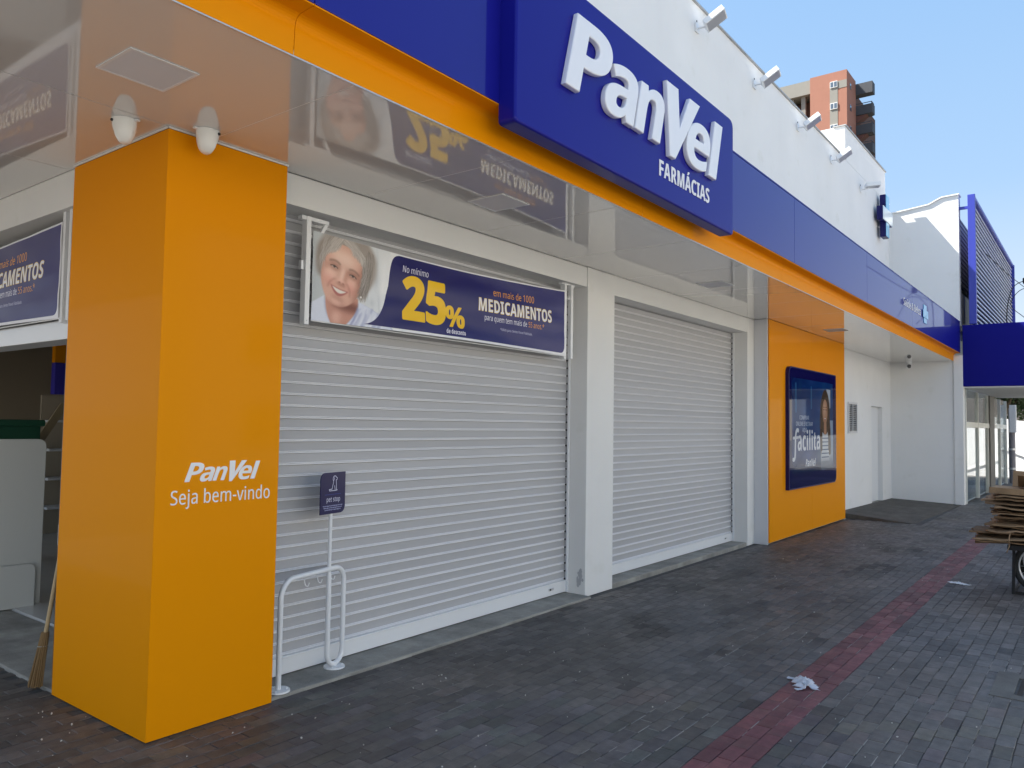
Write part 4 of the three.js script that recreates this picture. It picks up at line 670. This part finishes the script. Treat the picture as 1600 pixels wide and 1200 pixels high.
// ------------------------------------------------------------------ cardboard cart
{
  const t = thing('hand_cart', 'dark steel hand cart with spoked bicycle wheel loaded with cardboard', 'cart', [9.45, 0, 0.1]);
  const steel = MP({ color: rgb(0.025, 0.024, 0.024), roughness: 0.5, metalness: 0.6, bumpMap: grainBump, bumpScale: 0.002 });
  const deck = part('deck', [bx(-0.36, 0.36, 0.455, 0.475, -0.88, 0.95), bx(-0.38, -0.35, 0.43, 0.48, -0.9, 0.97), bx(0.35, 0.38, 0.43, 0.48, -0.9, 0.97), bx(-0.36, 0.36, 0.43, 0.454, -0.9, -0.87)], steel, t);
  for (const s of [-1, 1]) part('leg', [beamBar(V(s * 0.32, 0.0, -0.86), V(s * 0.32, 0.43, -0.85), 0.026, 0.026)], steel, t);
  part('foot_bar', [bx(-0.335, -0.305, 0.002, 0.03, -0.845, 0.1), bx(-0.3, 0.3, 0.003, 0.028, -0.872, -0.848)], steel, t);
  const tyreM = MP({ color: rgb(0.02, 0.02, 0.02), roughness: 0.9 });
  for (const s of [-1, 1]) {
    const w = new THREE.Group(); w.name = 'wheel'; w.position.set(s * 0.26, 0.27, -0.60); w.rotation.y = Math.PI / 2; t.add(w);
    part('tyre', [new THREE.TorusGeometry(0.245, 0.025, 10, 48)], tyreM, w); part('rim', [new THREE.TorusGeometry(0.215, 0.009, 8, 48)], mat.aluminium, w);
    const sp = []; for (let k = 0; k < 18; k++) { const a = k / 18 * Math.PI * 2; sp.push(cyl(V(0.02 * Math.cos(a + 0.9), 0.02 * Math.sin(a + 0.9), (k & 1) * 0.03 - 0.015), V(0.212 * Math.cos(a), 0.212 * Math.sin(a), 0), 0.0018, 0.0018, 5)); }
    part('spokes', sp, mat.aluminium, w); part('hub', [cyl(V(0, 0, -0.04), V(0, 0, 0.04), 0.022)], steel, w);
  }
  part('fork', [beamBar(V(-0.22, 0.45, -0.72), V(-0.22, 0.27, -0.60), 0.02, 0.02), beamBar(V(-0.31, 0.45, -0.62), V(-0.31, 0.27, -0.60), 0.02, 0.02)], steel, t);
  part('axle', [cyl(V(-0.3, 0.27, -0.60), V(0.3, 0.27, -0.60), 0.01)], steel, t);

  const kraft = [[0.42, 0.27, 0.155], [0.35, 0.22, 0.125], [0.48, 0.32, 0.19], [0.28, 0.175, 0.10], [0.50, 0.34, 0.22]].map((c) => MP({ color: rgb(...c), roughness: 0.9, bumpMap: grainBump, bumpScale: 0.001, map: concreteTint }));
  const sheet = (w, d, th, s, bend, lift) => {                  // a limp corrugated sheet with open flute edges
    const g = new THREE.BoxGeometry(w, th, d, 12, 1, 26), p = g.attributes.position;
    for (let i = 0; i < p.count; i++) { const x = p.getX(i), z = p.getZ(i); const e = Math.max(0, -z - d * 0.28); p.setY(i, p.getY(i) + 0.014 * n2(x * 3 + s, z * 2.2) + 0.008 * n2(x * 9 + s, z * 7) * (z < -d * 0.3 ? 1 : 0.3) - bend * e * e * (1 + 0.5 * n2(x * 6, s)) + lift * (x / w)); p.setZ(i, z + (z < 0 ? 0.035 * n2(x * 5 + s, 7) : 0)); p.setX(i, x + 0.015 * n2(s, z * 4)); }
    g.computeVertexNormals(); return metreUV(g);
  };
  let y = 0.49; const words = ['bottom', 'second', 'third', 'fourth', 'fifth', 'sixth', 'seventh', 'eighth', 'ninth', 'tenth', 'eleventh', 'twelfth', 'thirteenth', 'fourteenth', 'fifteenth', 'sixteenth'];
  for (let k = 0; k < 16; k++) {
    const th = rr(0.010, 0.018), low = k < 4, d = low ? rr(2.1, 2.3) : rr(1.85, 2.0), w = rr(0.66, 0.84);
    const zc = (low ? -1.13 + rr(0, 0.07) : -0.99 + rr(-0.03, 0.12)) + d / 2;
    const m = solo('cardboard_sheet', sheet(w, d, th, k * 5.3, low ? 0.08 : rr(-0.06, 0.10), rr(-0.03, 0.03)), kraft[k % 5], `flattened brown cardboard sheet, ${words[k]} from below in the cart load`, 'cardboard', 'cardboard sheets on the cart');
    m.position.set(9.45 + rr(-0.08, 0.06), y, zc); m.rotation.set(k > 3 ? rr(-0.012, 0.02) : 0, rr(-0.07, 0.07), rr(-0.015, 0.015)); y += th + rr(0.008, 0.026);
  }
  const top = solo('cardboard_box', [bx(-0.35, 0.35, 0, 0.012, -0.95, 0.95), bx(-0.35, -0.338, 0.0125, 0.06, -0.95, 0.95)], kraft[2], 'pinkish brown flattened cardboard box on top of the cart load', 'cardboard', 'cardboard sheets on the cart'); top.position.set(9.4, y - 0.012, 0.0); top.rotation.set(0.035, 0.02, 0.04);
  const flap = solo('cardboard_flap', [bx(-0.01, 0.0, 0, 0.17, -0.6, 0.5), bx(-0.4, -0.012, 0, 0.01, -0.55, 0.45)], kraft[0], 'upright brown cardboard flap at the back of the cart load', 'cardboard', 'cardboard sheets on the cart'); flap.position.set(9.72, y + 0.015, -0.2); flap.rotation.set(0.05, 0.05, -0.35);
  const lab = part('sticker', [bx(-0.353, -0.3505, 0.014, 0.055, -0.38, 0.2)], mat.vinyl, top);
  const st = solo('binding_twine', [tube([V(9.03, 0.47, -0.78), V(9.015, 0.53, -0.78), V(9.03, 0.60, -0.77), V(9.05, 0.62, -0.75)], 0.006, 20, 6), tube([V(9.03, 0.47, -0.78), V(9.0, 0.44, -0.79), V(9.01, 0.41, -0.80)], 0.005, 12, 6)], kraft[4], 'pale twine tied round the lower cardboard of the cart', 'twine');
}

// ------------------------------------------------------------------ neighbour building
{
  const t = thing('neighbour_building', 'white neighbouring shop building with blue canopy and blue louvre screen', 'building');
  // side wall with its stepped top
  const S = new THREE.Shape([[3.87, 3.87], [2.48, 3.87], [2.48, 6.72], [2.80, 6.70], [3.05, 6.58], [4.3, 6.44], [9, 6.2], [9, 3.87]].map(([z, y]) => new THREE.Vector2(z, y)));
  const side = new THREE.ExtrudeGeometry(S, { depth: 0.25, bevelEnabled: false }); side.rotateY(Math.PI / 2); side.translate(XP, 0, 0);
  // shape x is -z, extrusion runs along +x
  part('side_wall', metreUV(side), mat.wall, t);
  const cap = [[2.46, 6.735], [2.81, 6.715], [3.06, 6.595], [4.3, 6.455]].map(([z, y]) => V(XP + 0.12, y, -z)), cg = [];
  for (let k = 0; k < cap.length - 1; k++) cg.push(beamBar(cap[k], cap[k + 1], 0.3, 0.025)); part('wall_cap', cg, mat.wall, t);
  const corr = MP({ color: rgb(0.55, 0.50, 0.47), roughness: 0.6 });
  const front = []; for (let k = 0; k < 30; k++) front.push(bx(XP + 0.25, 29, 5.0 + k * 0.055, 5.0 + k * 0.055 + 0.04, -2.75, -2.70 + (k & 1) * 0.012)); part('cladding', front, corr, t);
  part('upper_wall', [bx(XP + 0.251, 29, 3.9, 6.62, -2.95, -2.752)], mat.wall, t);
  const win = part('window', [bx(XP + 0.3, 24, 3.95, 4.95, -2.75, -2.72)], MP({ color: rgb(0.012, 0.013, 0.016), roughness: 0.08, clearcoat: 1 }), t); part('frame', [bx(XP + 0.26, XP + 0.31, 3.93, 4.97, -2.752, -2.66), bx(XP + 0.31, 24, 4.951, 4.985, -2.75, -2.68)], mat.dark, win);
  part('roof', [bx(XP + 0.25, 29, 6.3, 6.4, -9, -2.96)], mat.concrete, t); part('far_wall', [bx(28.8, 29, 0, 6.5, -9, -2.96)], mat.wall, t);
  // louvre screen: frame and slats
  const lz = -2.25, x0 = XP + 0.02, x1 = 28.2;
  const blueM = MP({ color: rgb(0.035, 0.05, 0.36), roughness: 0.4 }), slatM = MP({ color: rgb(0.62, 0.65, 0.74), roughness: 0.45 });
  const fr = part('louvre_frame', [rbx(x0, x0 + 0.10, 3.88, 6.70, lz - 0.06, lz + 0.08, 0.006), rbx(x1 - 0.1, x1, 3.88, 6.70, lz - 0.06, lz + 0.08, 0.006), bx(x0 + 0.101, x1 - 0.101, 6.64, 6.70, lz - 0.05, lz + 0.06), bx(x0 + 3, x0 + 3.06, 3.9, 6.639, lz - 0.058, lz - 0.04), bx(x0 + 6, x0 + 6.06, 3.9, 6.639, lz - 0.058, lz - 0.04), bx(x0 + 0.03, x0 + 0.07, 6.40, 6.46, -2.70, lz - 0.061), bx(x0 + 0.03, x0 + 0.07, 6.25, 6.52, -2.71, -2.66)], blueM, t);
  part('screen_backing', [bx(x0 + 0.11, x1 - 0.11, 3.9, 6.635, lz - 0.037, lz - 0.03)], mat.navy, fr);
  for (let k = 0; k < 25; k++) { const g = new THREE.BoxGeometry(x1 - x0 - 0.22, 0.056, 0.02).rotateX(-0.35).translate((x0 + x1) / 2, 3.95 + k * 0.109, lz); part('louvre_slat', metreUV(g), slatM, fr); }
  // blue canopy box and its pale underside
  const cb = MP({ color: rgb(0.008, 0.009, 0.19), roughness: 0.6, specularIntensity: 0.15 });
  part('canopy', [rbx(XP + 0.005, 25.5, 2.535, 3.86, -2.44, 1.6, 0.01)], cb, t);
  part('canopy_underside', [bx(XP + 0.03, 25.5, 2.51, 2.532, -2.43, 1.58)], mat.wall, t);
  // glazed shop front under the canopy
  const fz = -2.46, fm = MP({ color: rgb(0.66, 0.67, 0.62), roughness: 0.45 });
  part('transom', [bx(XP + 0.26, 28, 1.66, 1.78, fz - 0.04, fz + 0.03)], fm, t);
  for (const x of [XP + 0.28, 21.4, 23.3, 26.2, 27.9]) part('mullion', [bx(x, x + 0.07, 0.0, 2.5, fz - 0.045, fz + 0.035)], fm, t);
  part('pier', [bx(23.6, 24.6, 0, 2.505, fz - 0.1, fz + 0.05)], MP({ color: rgb(0.16, 0.15, 0.135), roughness: 0.7 }), t);
  for (const [a, b] of [[XP + 0.36, 21.39], [21.48, 23.29], [24.62, 26.19], [26.28, 27.89]]) { part('pane', [bx(a, b, 0.06, 1.655, fz - 0.006, fz)], mat.glass, t); part('pane', [bx(a, b, 1.785, 2.495, fz - 0.006, fz)], mat.glass, t); }
  const room = MP({ color: rgb(0.30, 0.36, 0.42), roughness: 0.9 }); part('shop_room', [bx(XP + 0.26, 28.5, -0.05, 0.02, -7, fz - 0.05), bx(XP + 0.26, 28.5, 0.02, 3.2, -7.2, -7.002), bx(XP + 0.26, 28.5, 2.9, 3.0, -7, -2.52)], room, t);
  part('shop_curtain', [bx(XP + 0.5, 23, 0.1, 2.4, -3.9, -3.85), bx(24.8, 27.6, 0.1, 2.4, -3.9, -3.85)], MP({ color: rgb(0.20, 0.28, 0.40), roughness: 0.8 }), t);
}
{ const t = thing('drain_pipe', 'grey vertical pipe at the end of the neighbouring glazed shop front', 'pipe', [28.6, 0, -2.35]); part('pipe', [cyl(V(0, 0, 0), V(0, 2.3, 0), 0.09)], MP({ color: rgb(0.22, 0.21, 0.23), roughness: 0.5 }), t); part('clamp', [cyl(V(0, 1.0, 0), V(0, 1.06, 0), 0.105), cyl(V(0, 0.4, 0), V(0, 0.46, 0), 0.105)], mat.aluminium, t); part('meter_box', [bx(-0.14, 0.14, 1.55, 2.4, -0.05, 0.12)], mat.whitePaint, t); }
{ // sunlit white yard wall with a slanting top and a stair parapet before it
  const t = thing('yard_wall', 'sunlit white garden wall with slanting top beyond the blue canopy', 'wall', [33, 0, 0]);
  const wall = (pts, x, d) => { const S = new THREE.Shape(pts.map(([z, y]) => new THREE.Vector2(-z, y))); const g = new THREE.ExtrudeGeometry(S, { depth: d, bevelEnabled: false }); g.rotateY(Math.PI / 2); return metreUV(g.translate(x, 0, 0)); };
  part('wall', wall([[-4.5, -0.1], [-4.5, 2.35], [-2.9, 2.03], [4, 0.95], [4, -0.1]], 0, 0.2), mat.wall, t);
  part('stair_parapet', wall([[-3.0, -0.1], [-3.0, 1.0], [0.6, -0.85 + 0.75]], -1.1, 0.2), mat.wall, t);
  part('rail', [beamBar(V(-1.0, 1.03, -3.0), V(-1.0, -0.05, -0.35), 0.28, 0.05)], mat.wall, t);
}
{ const w = solo('grey_wall', bx(44, 44.3, 0, 4.2, -6, 6), MP({ color: rgb(0.16, 0.15, 0.15), roughness: 0.9, map: concreteTint }), 'dull grey wall standing behind the sunlit garden wall', 'wall'); }
function leafTree(name, label, x, z, h, r, n) {
  const t = thing(name, label, 'tree', [x, 0, z], 0, 'trees beyond the neighbouring shop'); const bark = MP({ color: rgb(0.09, 0.065, 0.045), roughness: 0.9 });
  const tr = [cyl(V(0, 0, 0), V(0.1, h * 0.55, 0), 0.18, 0.1, 10)]; const cl = [];
  for (let k = 0; k < 9; k++) { const a = k * 2.4, e = V(r * 0.7 * Math.cos(a) * rr(0.5, 1), h * rr(0.55, 0.92), r * 0.7 * Math.sin(a) * rr(0.5, 1)); tr.push(cyl(V(0.08, h * rr(0.35, 0.5), 0), e, 0.06, 0.02, 6)); cl.push(e); }
  part('trunk', tr, bark, t);
  const pos = []; for (let k = 0; k < n; k++) { const c = cl[Math.floor(rnd() * cl.length)], q = V(rr(-1, 1), rr(-1, 1), rr(-1, 1)); if (q.length() > 1) { k--; continue; } q.multiplyScalar(r * 0.55).add(c); const s = rr(0.07, 0.16), u = V(rr(-1, 1), rr(-1, 1), rr(-1, 1)).normalize(), v = V(rr(-1, 1), rr(-1, 1), rr(-1, 1)).cross(u).normalize(); const A = q.clone().addScaledVector(u, s), B = q.clone().addScaledVector(v, s * 0.5), C = q.clone().addScaledVector(u, -s), Dd = q.clone().addScaledVector(v, -s * 0.5); for (const w of [A, B, C, A, C, Dd]) pos.push(w.x, w.y, w.z); }
  const g = new THREE.BufferGeometry(); g.setAttribute('position', new THREE.Float32BufferAttribute(pos, 3)); g.computeVertexNormals();
  const m = part('crown', g, MP({ color: rgb(0.05, 0.085, 0.03), roughness: 0.7, side: THREE.DoubleSide, transmission: 0.15, thickness: 0 }), t); m.userData.kind = 'stuff';
}
leafTree('tree', 'dark leafy tree seen in the gap under the blue canopy', 39, -3.6, 4.6, 1.6, 5200);
leafTree('tree', 'leafy tree farther back behind the grey wall', 50, -1.5, 4.4, 2.0, 4200);

// ------------------------------------------------------------------ tower block
{
  const X0 = 95, ZC = -23.67, TOP = 44.1, t = thing('apartment_tower', 'tall brick red apartment tower with grey balconies behind the parapet', 'building');
  const brick = MP({ color: rgb(0.36, 0.16, 0.11), roughness: 0.85, map: plasterTint, bumpMap: plasterBump, bumpScale: 0.004 }), grey = MP({ color: rgb(0.27, 0.26, 0.235), roughness: 0.85, map: plasterTint }), balc = MP({ color: rgb(0.060, 0.066, 0.078), roughness: 0.8 }), pane = MP({ color: rgb(0.10, 0.13, 0.17), roughness: 0.08, clearcoat: 1 }), frame = MP({ color: rgb(0.75, 0.75, 0.74), roughness: 0.5 });
  part('shaft', [bx(X0, X0 + 4.1, 0, TOP, -27.9, ZC)], brick, t);
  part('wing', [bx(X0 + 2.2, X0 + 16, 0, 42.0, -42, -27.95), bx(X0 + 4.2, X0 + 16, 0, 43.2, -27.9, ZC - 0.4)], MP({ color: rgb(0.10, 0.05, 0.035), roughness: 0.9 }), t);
  part('roof_slab', [bx(X0 + 0.3, X0 + 16, 42.3, 44.0, -42, -27.94)], grey, t);
  for (let k = 0; k < 5; k++) part('column', [bx(X0 + 0.8, X0 + 1.3, 0, 42.29, -29.2 - k * 1.4, -28.7 - k * 1.4)], grey, t);
  part('grey_strip', [bx(X0 - 0.03, X0 - 0.001, 20, 42.9, -25.6, -24.7), bx(X0 - 0.03, X0 - 0.001, 42.0, 42.9, -24.699, ZC)], grey, t);
  for (let f = 0; f < 6; f++) { const y = 42.2 - f * 2.62; const w = part('window', [bx(X0 - 0.12, X0 - 0.031, y, y + 0.75, -25.55, -24.72)], frame, t); part('pane', [bx(X0 - 0.13, X0 - 0.121, y + 0.07, y + 0.68, -25.50, -25.17)], pane, w); part('pane', [bx(X0 - 0.13, X0 - 0.121, y + 0.07, y + 0.68, -25.09, -24.77)], pane, w); const v = part('window', [bx(X0 + 1.3, X0 + 1.9, y, y + 0.7, ZC, ZC + 0.04)], pane, t); }
  part('balcony_roof', [bx(X0 + 4.15, X0 + 5.4, 42.4, 43.75, ZC - 0.35, -21.78)], balc, t);
  for (let f = 0; f < 7; f++) {
    const y = 39.85 - f * 2.42; const b = part('balcony', [bx(X0 + 4.15, X0 + 5.4, y, y + 1.15, -21.95, -21.8), bx(X0 + 4.15, X0 + 4.3, y, y + 1.15, ZC - 0.35, -21.951), bx(X0 + 4.3, X0 + 5.4, y - 0.05, y + 0.1, ZC - 0.35, -21.951)], balc, t);
    part('rail', [bx(X0 + 4.18, X0 + 5.4, y + 1.35, y + 1.42, -21.93, -21.86), bx(X0 + 4.18, X0 + 4.25, y + 1.35, y + 1.42, ZC - 0.3, -21.94), bx(X0 + 4.18, X0 + 4.25, y + 1.15, y + 1.349, -21.93, -21.86)], balc, b);
    const S = new THREE.Shape([[0, 0], [1.55, 0], [0, -1.1]].map((q) => new THREE.Vector2(...q))); const g = new THREE.ExtrudeGeometry(S, { depth: 1.1, bevelEnabled: false }); g.rotateY(-Math.PI / 2); g.translate(X0 + 5.35, y - 0.06, ZC - 0.3); part('bracket', metreUV(g), MP({ color: rgb(0.13, 0.06, 0.05), roughness: 0.9 }), b);
    part('window', [bx(X0 + 4.199, X0 + 4.22, y + 1.3, y + 2.1, ZC - 0.34, ZC - 0.1)], frame, b);
  }
}
// ------------------------------------------------------------------ cables at the right edge
{
  const blackM = MP({ color: rgb(0.02, 0.02, 0.02), roughness: 0.7 });
  const c = (label, pts, r) => solo('cable', [tube(pts.map((p) => V(...p)), r, 60, 6)], blackM, label, 'cable', 'overhead cables by the louvre screen');
  c('overhead cable running straight past the top of the louvre screen', [[15, 4.55, -1.55], [19, 4.72, -1.45], [24, 5.1, -1.3], [34, 6.2, -0.8]], 0.007);
  c('drooping overhead cable loop before the louvre screen', [[20.5, 4.0, -1.75], [20.6, 4.5, -1.72], [20.8, 4.9, -1.6], [21.2, 5.05, -1.3], [22, 5.0, -0.9]], 0.010);
  c('coiled overhead cable hanging by the lower end of the louvre screen', [[20.4, 4.1, -1.4], [20.4, 4.4, -1.65], [20.4, 4.7, -1.5], [20.4, 4.75, -1.25], [20.4, 4.5, -1.1], [20.4, 4.3, -1.0]], 0.008);
  const b = solo('cable_clamp', [rbx(20.3, 20.5, 4.86, 4.98, -1.42, -1.32, 0.02), rbx(20.3, 20.5, 4.6, 4.72, -1.2, -1.08, 0.02)], blackM, 'small black junction clamps on the overhead cables', 'cable clamp');
}
renderer.render(scene, camera);
